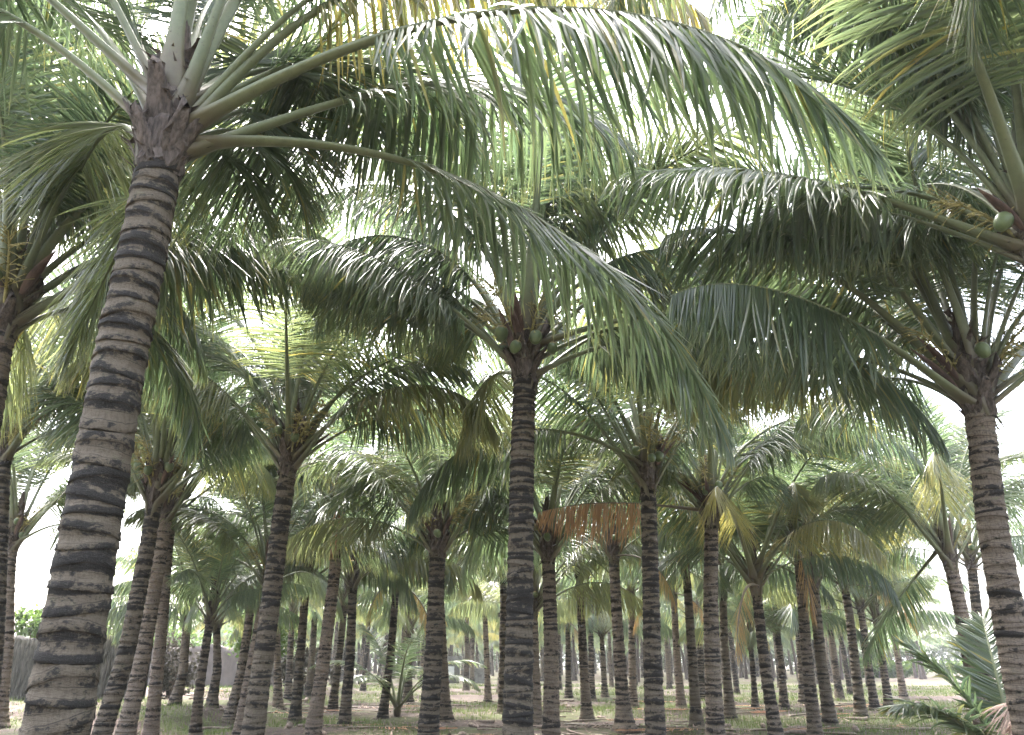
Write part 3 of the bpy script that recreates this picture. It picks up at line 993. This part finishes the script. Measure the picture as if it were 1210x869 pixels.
def palm(key, d, r0, pts, label):
    rr = random.Random(key)
    seed = sum(ord(c) * (i + 3) for i, c in enumerate(key)) * 7
    near, mid = d < 16, d < 27
    seg = 40 if d < 6 else 28 if d < 16 else 18
    sp = .108 if key == 'N1' else .085 if d < 10 else .095 if d < 20 else .11
    rows = (0.0, 0.03, 0.24, 0.44, 0.48, 0.75) if near else (0.0, 0.04, .44, 0.5, .8)
    V, q, at, base, top = make_trunk(pts, r0, d, seed, seg, sp, flare=.45 if near else rr.uniform(.55, 1.05), rows=rows)
    if key == 'N34':
        V, q, at, base, top = make_trunk(pts, r0, d, seed, seg, sp, flare=1.5, rows=rows)
    root = bpy.data.objects.new('coconut_palm', None)
    COL.objects.link(root)
    root.location = base
    root.empty_display_size = .3
    tag(root, label, 'palm tree', GROUP)
    dk = BARK.get(key) or (rr.uniform(.2, .85), rr.uniform(.1, .8))
    obj('trunk', mesh_np('trunk', V - base, q, None, [M['bark']], at, smooth=True), root, color=(dk[0], dk[1], 0))
    obj('fibre_sheath', make_sheath(r0 * .92, seed + 1, 18 if near else 10), root, top - base)
    if d > 13:
        obj('root_skirt', ROOTS[seed % 3], root, (0, 0, -.03), (0, 0, rr.uniform(0, 6)), r0 * 1.85, kind='stuff')
    lod = 'high' if d < 10 else 'mid' if d < 20 else 'low'
    small = key in ('N8', 'N53')
    heroes = HERO_FRONDS.get(key, [])
    for n_, v in heroes:
        hs_ = seed + ord(n_)
        kw = dict(seed=hs_, droop=.25, dihedral=.15, yellow=.04, drop=.8)
        if key == 'N1':
            kw.update({'a': dict(drop=1.0, yellow=.03, leaf_len=1.05, droop=.2), 'f': dict(drop=2.0, yellow=.5, age=.16, dihedral=-.1),
                       'g': dict(drop=1.6, yellow=.05, leaf_len=1.1), 'b': dict(drop=1.5), 'h': dict(drop=1.3),
                       'c': dict(drop=.4), 'd': dict(drop=.2), 'e': dict(drop=.5), 'i': dict(drop=1.0)}.get(n_, {}))
        elif v[1] > 1.2 and v[2] < 1.3:
            kw['drop'] = .4
        elif v[2] > 1.4:
            kw['drop'] = 1.5
        if n_ == 'x':
            kw.update(age=.82, drop=2.2, dihedral=-.1, leaf_len=.95, ragged=.4, wid=.030)
        if key == 'N60' and n_ == 'a':
            kw.update(drop=1.8, leaf_len=1.2)
        hero_frond(root, top, v, n_, 'high' if d < 14 else 'mid', **kw)
    if key in ('N1', 'N63', 'N64'):
        # the side towards the camera carries only the stalks seen in the photo
        av = lambda az, c: (math.sin(az) < .15 and (c > 2 or key == 'N1'))
        crown_fronds(root, top, lod, 40 if key == 'N1' else 30, rr, 1.15, key, av)
    elif key in ('N2', 'N60'):
        av = lambda az, c: (math.sin(az) < -.45 and c > 1)
        crown_fronds(root, top, lod, 28, rr, 1.12, key, av)
    elif small:
        crown_fronds(root, top, lod, 18, rr, .62, key, classes=(0, 5))
    else:
        # the fan of leaf stalks lies open towards the viewer in the nearer rows
        av = (lambda az, c: math.sin(az) < -.35 and c > 2) if d < 24 else None
        crown_fronds(root, top, lod, 15 if near else 10 if d < 24 else 17 if mid else 16, rr, rr.uniform(.92, 1.08), key, av, classes=(0, 4) if near else (0, 5))
    if 9.5 < d < 24 and not small:
        for k, az in enumerate((.15, 3.0, .65, 2.5, -.25, 3.4, 1.2, 1.95)):
            c = (2, 2, 2, 2, 3, 3, 1, 1)[k]
            az += rr.uniform(-.2, .2)
            st, lf = LIB[lod, c, rr.randrange(4)]
            fo = obj('frond', st, root, top - base + np.array([.09 * math.cos(az), .09 * math.sin(az), (.0, .0, .15, .15, -.08, -.08, .3, .3)[k]]),
                     (rr.uniform(-.1, .1), 0, az), rr.uniform(.95, 1.12), (0, 0, 0))
            obj('leaflets', lf, fo, color=(rr.choice([0, 0, .06]), 0, 0), kind='stuff')
    for c, az, age in YELLOW.get(key, []):
        st, lf = LIB[lod, c, rr.randrange(4)]
        fo = obj('frond', st, root, top - base + np.array([.1 * math.cos(az), .1 * math.sin(az), .1]), (0, 0, az), rr.uniform(.95, 1.1), (age, 0, 0))
        fo['label'] = 'yellowing frond arching over and hanging down'
        obj('leaflets', lf, fo, color=(age, 0, 0), kind='stuff')
    for v_, az in DEAD.get(key, []):
        st, lf = LIB[lod, 'dead', v_]
        age = rr.uniform(.6, .92)
        o = top - base + np.array([.1 * math.cos(az), .1 * math.sin(az), -.05])
        fo = obj('frond', st, root, o, (0, 0, az), rr.uniform(.75, .95), (age, 0, 0))
        fo['label'] = 'withered brown frond hanging from the crown'
        obj('leaflets', lf, fo, color=(age, 0, 0), kind='stuff')
    if d < 17:
        for k in range(9):
            az = k * 2.4 + rr.uniform(-.4, .4)
            rad = r0 * .80
            obj('leaf_stub', STUBS[k % 4], root, top - base + np.array([rad * math.cos(az), rad * math.sin(az), rr.uniform(-.06, .45)]),
                (0, 0, az), rr.uniform(.8, 1.1))
    # nuts, flower branches and spathes
    nn = NUTS.get(key, rr.choice([0, 1, 2]) if mid else 0)
    for k in range(nn):
        az = -1.57 + (k - (nn - 1) / 2) * .75 + rr.uniform(-.2, .2)
        rad = r0 + rr.uniform(.12, .24)
        z = rr.uniform(.22, .55) if key != 'N63' else rr.uniform(.25, .6)
        c = obj('coconut', NUT, root, top - base + np.array([rad * math.cos(az), rad * math.sin(az), z]),
                (rr.uniform(-.5, .5), rr.uniform(-.5, .5), rr.uniform(0, 6)), rr.uniform(.72, .98))
        obj('calyx', CALYX, c)
    if d < 20 and not small and key != 'N1':
        for k in range(4 if near else 2):
            az = -1.57 + rr.uniform(-2.2, 2.2)
            obj('flower_branch', BLOOMS[k % 2], root, top - base + np.array([.10 * math.cos(az), .10 * math.sin(az), rr.uniform(.1, .4)]),
                (0, 0, az), rr.uniform(.8, 1.1))
        for k in range(3 if near else 2):
            az = -1.57 + rr.uniform(-1.9, 1.9)
            obj('spathe', SPATHES[k % 3], root, top - base + np.array([.16 * math.cos(az), .16 * math.sin(az), rr.uniform(.15, .4)]),
                (0, rr.uniform(.1, .7), az), rr.uniform(.8, 1.1))
    return root

def overhead_palm():
    """stands just right of the viewer, trunk outside the picture; its fronds hang in from the upper edge"""
    d, r0 = 1.1, .15
    V, q, at, base, top = make_trunk([(2.75, .2), (2.7, 2.5), (2.6, 5.3)], r0, d, 71, 28, .09)
    root = bpy.data.objects.new('coconut_palm', None)
    COL.objects.link(root)
    root.location = base
    tag(root, 'palm outside the picture whose long leaflets hang down from the upper edge right of centre', 'palm tree', GROUP)
    obj('trunk', mesh_np('trunk', V - base, q, None, [M['bark']], at, smooth=True), root, color=(.5, .4, 0))
    obj('fibre_sheath', make_sheath(r0 * .92, 72), root, top - base)
    for k, (az, e0, bend, p, L, dp, age) in enumerate([
            (2.45, .80, 1.15, 1.5, 5.0, 1.5, .0), (2.05, .75, 1.25, 1.5, 4.8, 1.6, .03), (1.70, .85, 1.30, 1.6, 5.0, 1.5, .0),
            (1.30, .75, 1.30, 1.5, 4.6, 1.6, .0), (2.75, .75, 1.2, 1.5, 5.0, 1.6, .06), (.9, .8, 1.4, 1.5, 4.6, 1.4, .0)]):
        st, lf = make_frond(e0, bend, p, L, .15 * (-1) ** k, seed=880 + k, droop=.2, drop=dp, dihedral=.05, yellow=.05, leaf_len=1.15, **LOD['high'])
        fo = obj('frond', st, root, top - base + np.array([.1 * math.cos(az), .1 * math.sin(az), .3]), (0, 0, az), 1.0, (age, 0, 0))
        obj('leaflets', lf, fo, color=(age, 0, 0), kind='stuff')
overhead_palm()

PALMS = {}
for row in TREES:
    PALMS[row[0]] = palm(*row)

# ------------------------------------------------------------------ far rows of palms
def joined_crown(seed, n=16):
    rr = random.Random(seed)
    Vs, Qs, Cs, nv = [], [], [], 0
    a0 = rr.uniform(0, 6)
    for k in range(n):
        f = (k + .5) / n
        c = max(0, min(6, int(round(5.6 * f ** .92)) + rr.choice([0, 0, -1, 1])))
        lf = LIB['low', c, rr.randrange(4)][1]
        st = LIB['low', c, 0][0]
        v = np.empty(len(lf.vertices) * 3, np.float32)
        lf.vertices.foreach_get('co', v)
        v = v.reshape(-1, 3)
        qi = np.empty(len(lf.loops), np.int32)
        lf.loops.foreach_get('vertex_index', qi)
        qi = qi.reshape(-1, 4)
        cc = np.empty(len(v) * 4, np.float32)
        lf.attributes['leafcol'].data.foreach_get('color', cc)
        az = a0 + k * 2.4
        ca, sa = math.cos(az), math.sin(az)
        Rm = np.array([[ca, -sa, 0], [sa, ca, 0], [0, 0, 1]])
        cc = cc.reshape(-1, 4)
        if rr.random() < .15:
            cc[:, 2] = np.clip(cc[:, 2] + rr.uniform(.2, .8), 0, 1)
        for vv, qq, col in ((v, qi, cc),):
            Vs.append(vv @ Rm.T * rr.uniform(.88, 1.05) + np.array([.1 * ca, .1 * sa, .55 - .6 * f]))
            Qs.append(qq + nv)
            Cs.append(col)
            nv += len(vv)
    return mesh_np('crown', np.concatenate(Vs), np.concatenate(Qs), None, [M['leaf']], {'leafcol': np.concatenate(Cs)})

FAR_CROWNS = [joined_crown(s_) for s_ in (1, 2, 3, 4, 5)]
FAR_TRUNKS = []
for s_ in range(5):
    V, q, at, base, top = make_trunk([(0, 0), (random.uniform(-.2, .2), 2.0), (random.uniform(-.3, .3), 3.6 + .25 * s_)], .14, 0.0, 900 + s_, 9, .22,
                                     flare=.7, rows=(0.0, .08, .45, .55))
    FAR_TRUNKS.append((mesh_np('far_trunk', V - base, q, None, [M['bark']], at, smooth=True), top - base))

def far_palm(x, y, rr, label, group):
    k = rr.randrange(5)
    me, top = FAR_TRUNKS[k]
    root = bpy.data.objects.new('coconut_palm', None)
    COL.objects.link(root)
    root.location = (x, y, float(gz(x, y)) - .03)
    root.rotation_euler = (0, 0, rr.uniform(0, 6.28))
    sc = rr.uniform(.85, 1.12)
    root.scale = (sc,) * 3
    tag(root, label, 'palm tree', group)
    obj('trunk', me, root, color=(rr.uniform(.2, .85), rr.uniform(.1, .7), 0))
    obj('crown', FAR_CROWNS[rr.randrange(5)], root, top, (0, 0, rr.uniform(0, 6.28)), rr.uniform(.88, 1.05), color=(max(0, rr.uniform(-.1, .1)), 0, 0))

rf = random.Random(5)
taken = [(r_[3][0][0], r_[1]) for r_ in TREES]
for row in range(0, 21):
    y = 33 + row * 5.5
    for c in range(-12, 20):
        x = c * 6.0 + (row % 2) * 3.0 + rf.uniform(-.7, .7)
        yy = y + rf.uniform(-.8, .8)
        if not (-.335 * yy < x < .45 * yy):
            continue
        if min((x - a) ** 2 + (yy - b) ** 2 for a, b in taken) < 8:
            continue
        far_palm(x, yy, rf, 'small distant coconut palm in the far rows of the plantation', 'distant palms in the far rows')

# the rest of the rows, too many and too far to count: one mass of thin trunks and crowns
rg = np.random.default_rng(404)
B = Bag()
LV, LQ, LC, nl = [], [], [], 0
for k in range(300):
    y = 72 + 84 * rg.uniform()
    x = rg.uniform(-.40, .50) * y
    hgt = rg.uniform(2.8, 4.4)
    zb = float(gz(x, y))
    lean = rg.normal(0, .25)
    v, q = tube([(x, y, zb - .05), (x + lean * .3, y, zb + hgt * .4), (x + lean, y, zb + hgt)], [.20, .13, .11], 6)
    B.add(v, q)
    for f in range(11):
        e0, bend = rg.uniform(.3, 1.4), rg.uniform(1.0, 1.9)
        s_, P = frond_axis(e0, bend, 1.5, rg.uniform(3.2, 4.2), rg.uniform(-.3, .3), 6)
        az = f * 2.4 + rg.uniform(-.4, .4)
        ca, sa = math.cos(az), math.sin(az)
        P = P @ np.array([[ca, -sa, 0], [sa, ca, 0], [0, 0, 1]]).T + np.array([x + lean, y, zb + hgt + .2])
        side_ = np.array([-sa, ca, 0])
        rnd_ = rg.uniform()
        for sgn in (1, -1):
            for m in range(26):
                t_ = .28 + .7 * m / 26
                p0 = np.array([np.interp(t_, s_, P[:, c_]) for c_ in range(3)])
                ln_ = .95 * (1 - .55 * t_) * rg.uniform(.8, 1.1)
                tip = p0 + side_ * sgn * ln_ * .55 + np.array([ca * .2, sa * .2, -ln_ * rg.uniform(.45, .9)])
                wv = np.array([ca, sa, 0]) * .05
                LV += [p0 - wv, p0 + wv, tip]
                LQ.append((nl, nl + 1, nl + 2))
                LC += [(rnd_, .0, .05, 1), (rnd_, .0, .05, 1), (rnd_, 1, .05, 1)]
                nl += 3
fr_ = bpy.data.objects.new('distant_palm_mass', None)
COL.objects.link(fr_)
fr_.location = (0, 110, 0)
tag(fr_, 'mass of thin far trunks and crowns filling the gaps between the farthest rows', 'palm grove', kind='stuff')
me = B.mesh('far_trunks', [M['root']], smooth=True)
me.transform(__import__('mathutils').Matrix.Translation((0, -110, 0)))
obj('trunks', me, fr_, kind='stuff')
me = mesh_np('far_crowns', np.array(LV) - np.array([0, 110, 0]), None, LQ, [M['leaf']], {'leafcol': np.array(LC)})
obj('crowns', me, fr_, color=(0, 0, 0), kind='stuff')

# ------------------------------------------------------------------ young palms
def young_palm(x, y, label, fronds, seed, lod='high', sc=1.0):
    root = bpy.data.objects.new('young_palm', None)
    COL.objects.link(root)
    z = float(gz(x, y))
    root.location = (x, y, z)
    tag(root, label, 'young palm')
    B = Bag()
    v, q = lathe([(.10 * sc, -.05), (.11 * sc, .1), (.08 * sc, .3), (.04 * sc, .5)], 10)
    B.add(v, q)
    obj('stem_base', B.mesh('stem_base', [M['fibre']], smooth=True), root)
    for k, (az, e0, bend, L, droop, age, yl) in enumerate(fronds):
        kw = dict(LOD[lod])
        kw['per_side'] = int(kw['per_side'] * .6)
        kw['wid'] *= 1.25
        st, lf = make_frond(e0, bend, 1.6, L, 0.15 * (-1) ** k, droop=droop, drop=1.0 if age > .5 else .15, dihedral=.25, yellow=yl, seed=seed + k, leaf_len=.62 * sc, s0=.3,
                            ragged=.35 if age > .5 else .05, **kw)
        fo = obj('frond', st, root, (.05 * math.cos(az), .05 * math.sin(az), .25 * sc), (0, 0, az), 1.0, (age, 0, 0))
        obj('leaflets', lf, fo, color=(age, 0, 0), kind='stuff')
    return root

young_palm(6.15, 10.4, 'young green palm seedling with one dry grey frond at the lower right',
           [(2.7, 1.30, .70, 2.0, .08, 0, .02), (1.2, 1.38, .5, 2.2, .08, 0, .02), (3.2, 1.05, 1.3, 1.9, .2, 0, .05),
            (-1.9, 1.4, 2.3, 2.2, .3, 1.0, .1), (-.4, 1.1, 1.2, 2.1, .2, 0, .05),
            (.6, 1.15, 1.0, 2.2, .2, 0, .05)], 4000)
young_palm(-3.75, 27.5, 'bright green young palm in the middle distance left of the thick dark trunk',
           [(a, e, b, 3.4, dr * .5, 0, .03) for a, e, b, dr in
            ((.4, 1.45, .5, .12), (2.6, 1.3, .9, .2), (5.0, 1.2, 1.2, .3), (3.4, 1.0, 1.5, .45), (.0, 1.0, 1.5, .45), (1.5, .9, 1.5, .45), (5.8, .8, 1.6, .55), (4.3, .8, 1.6, .5))],
           4100, 'mid')

# ------------------------------------------------------------------ shrubs, walls and the shrine at the back
def leaf_cloud(centre, rad, n, size, seed, name, mat, squash=(1, 1, 1)):
    rg = np.random.default_rng(seed)
    # clumps inside an uneven outline
    nc = max(6, n // 90)
    cl = rg.normal(size=(nc, 3))
    cl = nrm(cl) * (rg.uniform(.25, 1, (nc, 1)) ** .5) * np.array(rad) * rg.uniform(.7, 1.1, (nc, 1))
    w_ = rg.integers(0, nc, n)
    p = cl[w_] + rg.normal(size=(n, 3)) * np.array(rad) * .20
    d = nrm(rg.normal(size=(n, 3)) + np.array([0, 0, -.2]))
    u = nrm(np.cross(d, rg.normal(size=(n, 3))))
    L = size * rg.uniform(.6, 1.3, (n, 1))
    Wd = L * .32
    v = np.stack([p, p + d * L * .5 + u * Wd, p + d * L, p + d * L * .5 - u * Wd], 1) + np.array(centre)
    q = np.arange(n * 4).reshape(-1, 4)
    rnd = np.repeat(np.clip(rg.uniform(size=n) * .6 + (w_ % 5) / 10, 0, 1), 4)
    return mesh_np(name, v.reshape(-1, 3), q, None, [mat], {'rnd': rnd})

def shrub(x, y, z, rad, n, size, seed, label, mat='shrub'):
    root = bpy.data.objects.new('shrub', None)
    COL.objects.link(root)
    root.location = (x, y, float(gz(x, y)))
    tag(root, label, 'shrub', 'shrubs at the edge of the plantation')
    zc = z - root.location.z
    obj('foliage', leaf_cloud((0, 0, zc), rad, n, size, seed, 'foliage', M[mat]), root, kind='stuff')
    rg = np.random.default_rng(seed)
    B = Bag()
    for k in range(6):
        e = np.array([rg.normal(0, rad[0] * .4), rg.normal(0, rad[1] * .4), zc + rg.uniform(0, .4) * rad[2]])
        v, q = tube([(0, 0, -.05), e * .5 + np.array([0, 0, .1]), e], [.05, .035, .012], 5)
        B.add(v, q)
    obj('stems', B.mesh('stems', [M['wood']], smooth=True), root)

def bumpy_wall(name, p0, p1, h, thick, mat, seed, label, amp=.05):
    rg = np.random.default_rng(seed)
    p0, p1 = np.array(p0), np.array(p1)
    L = np.hypot(*(p1 - p0))
    n, m = int(L / .3), 9
    dx = (p1 - p0) / L
    nx = np.array([-dx[1], dx[0]])
    if nx[1] > 0:
        nx = -nx
    V = []
    for a in range(n + 1):
        t = a / n
        top = h * (1 + .03 * math.sin(t * 17) + rg.normal(0, .02))
        for b in range(m + 1):
            c = p0 + (p1 - p0) * t + nx * (thick / 2 + rg.normal(0, amp))
            V.append((c[0], c[1], gz(c[0], c[1]) - .1 + (top + .1) * b / m))
        for b in range(m, -1, -1):
            c = p0 + (p1 - p0) * t - nx * (thick / 2)
            V.append((c[0], c[1], gz(c[0], c[1]) - .1 + (top + .1) * b / m))
    k = 2 * (m + 1)
    i, j = np.meshgrid(np.arange(n), np.arange(k), indexing='ij')
    j2 = (j + 1) % k
    q = np.stack([i * k + j, i * k + j2, (i + 1) * k + j2, (i + 1) * k + j], -1).reshape(-1, 4)
    V = np.array(V)
    base = np.array([*((p0 + p1) / 2), float(gz(*((p0 + p1) / 2)))])
    o = bpy.data.objects.new(name, None)
    COL.objects.link(o)
    o.location = base
    tag(o, label, 'wall')
    obj('masonry', mesh_np('masonry', V - base, q, None, [mat], smooth=True), o)
    return o, base

w, wb = bumpy_wall('garden_wall', (-22.0, 29.5), (-12.6, 28.5), 2.0, .35, M['wall'], 3, 'dark grey old wall hung with dry creepers at the left edge')
rg = np.random.default_rng(8)
B = Bag()
for k in range(5200):
    t = rg.uniform()
    x = -22 + 9.4 * t
    y = 29.5 - t - .24 - abs(rg.normal(0, .07))
    z = float(gz(x, y)) + 2.05 * rg.uniform() ** .7
    L = rg.uniform(.15, .65)
    a = rg.normal(0, .4)
    wd = rg.uniform(.012, .05)
    v = [(x, y, z), (x + wd, y - .03, z - L * .5), (x + math.sin(a) * L * .3, y - .02, z - L), (x - wd, y - .03, z - L * .5)]
    B.add(v, [(0, 1, 2, 3)], a=rg.uniform())
me = B.mesh('creepers', [M['creeper']], attr='rnd')
me.transform(__import__('mathutils').Matrix.Translation(-Vector(wb)))
obj('creepers', me, w, kind='stuff')

bumpy_wall('bank_wall', (-21.0, 47.0), (-13.0, 46.0), 2.1, .4, M['palewall'], 5, 'pale pinkish sunlit wall behind the short bowed palm at left')

shrub(-17.6, 30.6, 2.9, (1.5, .7, .75), 1500, .20, 21, 'bright green leafy shrub above the dark wall, nearest the left edge')
shrub(-14.3, 30.4, 2.8, (1.5, .7, .75), 1400, .20, 22, 'bright green leafy shrub behind the big left trunk above the dark wall')
shrub(-12.0, 29.3, 1.5, (.7, .6, 1.2), 1300, .16, 23, 'dark dense bush at the right end of the creeper wall', 'creeper')
shrub(-11.8, 39.5, 3.0, (1.5, .9, 1.5), 2000, .24, 24, 'green broadleaf shrub behind the young bushy palm')
shrub(-9.9, 38.5, 1.2, (1.4, .8, 1.2), 1500, .2, 25, 'low dull hedge bush at the foot of the green broadleaf shrub', 'creeper')
shrub(40.0, 92.0, .9, (6.5, 2.0, .9), 3000, .45, 26, 'long low green hedge beyond the bright field at right')
shrub(53.0, 92.0, 1.2, (6.0, 2.0, 1.2), 2800, .45, 27, 'rounded green bush clump beyond the bright field at the far right')
shrub(-31.0, 72.0, 2.3, (5.0, 2.0, 2.4), 2800, .45, 28, 'far green thicket seen through the gap at left')

me = []
B = Bag()
rg = np.random.default_rng(55)
n = 40000
th_ = rg.uniform(-.75, .75, n)
dist = rg.uniform(156, 172, n)
hgt = (5.6 + 1.3 * np.sin(th_ * 31) + .9 * np.sin(th_ * 83 + 1) + .6 * np.sin(th_ * 190 + 2)) * rg.uniform(0, 1, n) ** .6
p = np.stack([dist * np.sin(th_), dist * np.cos(th_), hgt], -1)
d_ = nrm(rg.normal(size=(n, 3)) + np.array([0, 0, -.5]))
u_ = nrm(np.cross(d_, rg.normal(size=(n, 3))))
L = rg.uniform(.4, 1.3, (n, 1))
v = np.stack([p, p + d_ * L * .5 + u_ * L * .3, p + d_ * L, p + d_ * L * .5 - u_ * L * .3], 1)
o = obj('distant_wood', mesh_np('distant_wood', v.reshape(-1, 3), np.arange(n * 4).reshape(-1, 4), None, [M['far_leaf']], {'rnd': np.repeat(rg.uniform(size=n), 4)}))
tag(o, 'far line of green trees closing the view beyond the plantation', 'wood', kind='stuff')

root = bpy.data.objects.new('stone_shrine', None)
COL.objects.link(root)
root.location = (-4.95, 66.5, float(gz(-4.95, 66.5)))
tag(root, 'small grey stone shrine with white plaque far between the trunks', 'shrine')
def part(name, boxes, mat, parent):
    B = Bag()
    for b in boxes:
        v, q = box(*b)
        B.add(v, q)
    return obj(name, B.mesh(name, [M[mat]]), parent)
part('pillar', [(-.75, -.5, -.2, .2, -.05, 1.7)], 'stone', root)
part('pillar', [(.5, .75, -.2, .2, -.05, 1.7)], 'stone', root)
part('lintel', [(-.95, .95, -.3, .3, 1.7, 2.02)], 'stone', root)
part('back_wall', [(-.5, .5, .08, .19, -.05, 1.7)], 'stone', root)
part('plaque', [(-.34, .30, -.04, .079, .35, 1.25)], 'white', root)
root = bpy.data.objects.new('stone_block', None)
COL.objects.link(root)
root.location = (-2.9, 66.0, float(gz(-2.9, 66.0)))
tag(root, 'low dark stone block right of the small shrine', 'stone block')
part('block', [(-1.0, 1.0, -.5, .5, -.05, .95)], 'stone', root)
part('coping', [(-1.08, 1.08, -.58, .58, .95, 1.12)], 'stone', root)

# ------------------------------------------------------------------ fallen things on the ground
FALLEN = [make_frond(.03, .06, 1.2, 3.0, .5 * (-1) ** k, per_side=46, segs=4, droop=.5, drop=0, dihedral=.1, wid=.04, yellow=.2, seed=700 + k, leaf_len=.62,
                     floor=.012, ragged=.35, sect=6, nax=14) for k in range(4)]
rr = random.Random(77)
spots = [(rr.uniform(-.36, .46) * yy_, yy_, rr.uniform(-.5, .5) + rr.choice([0, 3.14])) for yy_ in [rr.uniform(17, 36) for _ in range(18)]] + [(-3.2, 19.3, .2), (-1.0, 17.6, 2.9), (1.7, 18.2, .35), (3.5, 21.5, 3.3), (5.8, 20.6, .15), (8.2, 20.3, 3.0), (9.4, 22.8, .25), (6.8, 27.0, 2.8),
         (-5.6, 22.6, .1), (-4.4, 29.0, 3.0), (-.5, 31.5, .2), (2.0, 25.4, .4), (11.6, 25.2, 2.9), (12.6, 33.0, .3), (-7.6, 33.0, 2.6), (4.0, 34.5, .1)]
for k, (x, y, a) in enumerate(spots):
    st, lf = FALLEN[k % 4]
    root = bpy.data.objects.new('fallen_frond', None)
    COL.objects.link(root)
    root.location = (x, y, float(gz(x, y)) + .04)
    root.rotation_euler = (0, 0, a)
    tag(root, 'dry fallen palm frond lying flat on the bare soil', 'fallen frond', 'dry fronds littering the ground')
    age = rr.uniform(.85, 1.0)
    obj('stalk', st, root, color=(age, 0, 0), scale=rr.uniform(.7, 1.0))
    obj('leaflets', lf, root, color=(age, 0, 0), kind='stuff', scale=rr.uniform(.7, 1.0))

def husk(seed):
    rg = np.random.default_rng(seed)
    n = 7
    pts = np.stack([np.linspace(0, rg.uniform(.6, 1.5), n), np.cumsum(rg.normal(0, .05, n)), .03 + .03 * rg.uniform(size=n)], -1)
    v, q = tube(pts, np.linspace(.05, .015, n) * rg.uniform(.6, 1.2), 6)
    return mesh_np('stick', v, q, None, [M['wood']], smooth=True)
STICKS = [husk(k) for k in range(6)]
for k in range(130):
    y = rr.uniform(16, 38)
    x = rr.uniform(-.42, .55) * y
    o = obj('fallen_stalk', STICKS[k % 6], None, (x, y, float(gz(x, y)) + .01), (0, 0, rr.uniform(0, 6.28)), rr.uniform(.6, 1.3))
    tag(o, 'dry leaf stalk lying on the soil among the litter', 'dry stalk', 'dry stalks littering the ground')

for k in range(14):
    y = rr.uniform(17, 34)
    x = rr.uniform(-.38, .5) * y
    o = obj('fallen_nut', NUT, None, (x, y, float(gz(x, y)) + .07), (rr.uniform(1, 2), 0, rr.uniform(0, 6.28)), rr.uniform(.8, 1.1))
    o.material_slots[0].link = 'OBJECT'
    o.material_slots[0].material = M['wood']
    tag(o, 'old brown fallen coconut lying in the litter', 'coconut', 'fallen nuts on the ground')

# leaf litter and grass nobody could count
rg = np.random.default_rng(31)
n = 60000
y = 15 + 45 * rg.uniform(size=n) ** 1.3
x = rg.uniform(-.62, .66, n) * y
keep = (np.sin(x * .9 + 1.7 * np.sin(y * .5)) + np.sin(y * 1.1 + .8 * x) + rg.normal(0, .9, n)) > .2
x, y = x[keep], y[keep]
n = len(x)
z = gz(x, y) + rg.uniform(.006, .05, n)
a = rg.uniform(0, 6.28, n)
L = rg.uniform(.05, .32, n)
wd = rg.uniform(.008, .028, n)
dx, dy = np.cos(a), np.sin(a)
tl = rg.normal(0, .12, n)
v = np.stack([np.stack([x - dy * wd, y + dx * wd, z], -1), np.stack([x + dy * wd, y - dx * wd, z], -1),
              np.stack([x + dx * L + dy * wd * .5, y + dy * L - dx * wd * .5, z + np.maximum(0, tl * L)], -1),
              np.stack([x + dx * L - dy * wd * .5, y + dy * L + dx * wd * .5, z + np.maximum(0, tl * L)], -1)], 1)
o = obj('leaf_litter', mesh_np('leaf_litter', v.reshape(-1, 3), np.arange(n * 4).reshape(-1, 4), None, [M['litter']], {'rnd': np.repeat(rg.uniform(size=n), 4)}))
tag(o, 'dry brown leaf litter scattered over the soil', 'leaf litter', kind='stuff')

n = 150000
y = 17 + 45 * rg.uniform(size=n) ** 1.2
x = rg.uniform(-.60, .66, n) * y
m_ = np.sin(x * .33 + 1.1) * np.cos(y * .41 + .5 * np.sin(x * .3)) + .55 * np.sin(x * 1.1 + y * .8) + .35 * (x > 3) + rg.normal(0, .28, n)
keep = m_ > .25
x, y = x[keep], y[keep]
n = len(x)
z = gz(x, y) - .01
a = rg.uniform(0, 6.28, n)
L = rg.uniform(.05, .20, n)
wd = rg.uniform(.004, .010, n) * (y / 20)
lean = rg.uniform(.1, .7, n) * L
dx, dy = np.cos(a), np.sin(a)
v = np.stack([np.stack([x - dy * wd, y + dx * wd, z], -1), np.stack([x + dy * wd, y - dx * wd, z], -1),
              np.stack([x + dx * lean, y + dy * lean, z + L], -1)], 1)
o = obj('grass', mesh_np('grass', v.reshape(-1, 3), None, np.arange(n * 3).reshape(-1, 3), [M['grass']], {'rnd': np.repeat(rg.uniform(size=n), 3)}))
tag(o, 'short green grass growing in patches between the trunks', 'grass', kind='stuff')


# ------------------------------------------------------------------ humid air between the rows
hv, hq = box(-1700, 1700, -500, 3000, -1.6, 13.0)
hm = bpy.data.materials.new('humid_air')
hm.use_nodes = True
hn = hm.node_tree.nodes
hn.clear()
ho = hn.new('ShaderNodeOutputMaterial')
hp = hn.new('ShaderNodeVolumePrincipled')
hp.inputs['Color'].default_value = (0.93, 0.95, 0.96, 1)
hp.inputs['Density'].default_value = 0.0007
hp.inputs['Anisotropy'].default_value = 0.3
hm.node_tree.links.new(hp.outputs[0], ho.inputs['Volume'])
hz_ = obj('haze', mesh_np('haze', hv, hq, None, [hm]))
tag(hz_, 'thin pale humid haze between the palm rows', 'haze', kind='stuff')
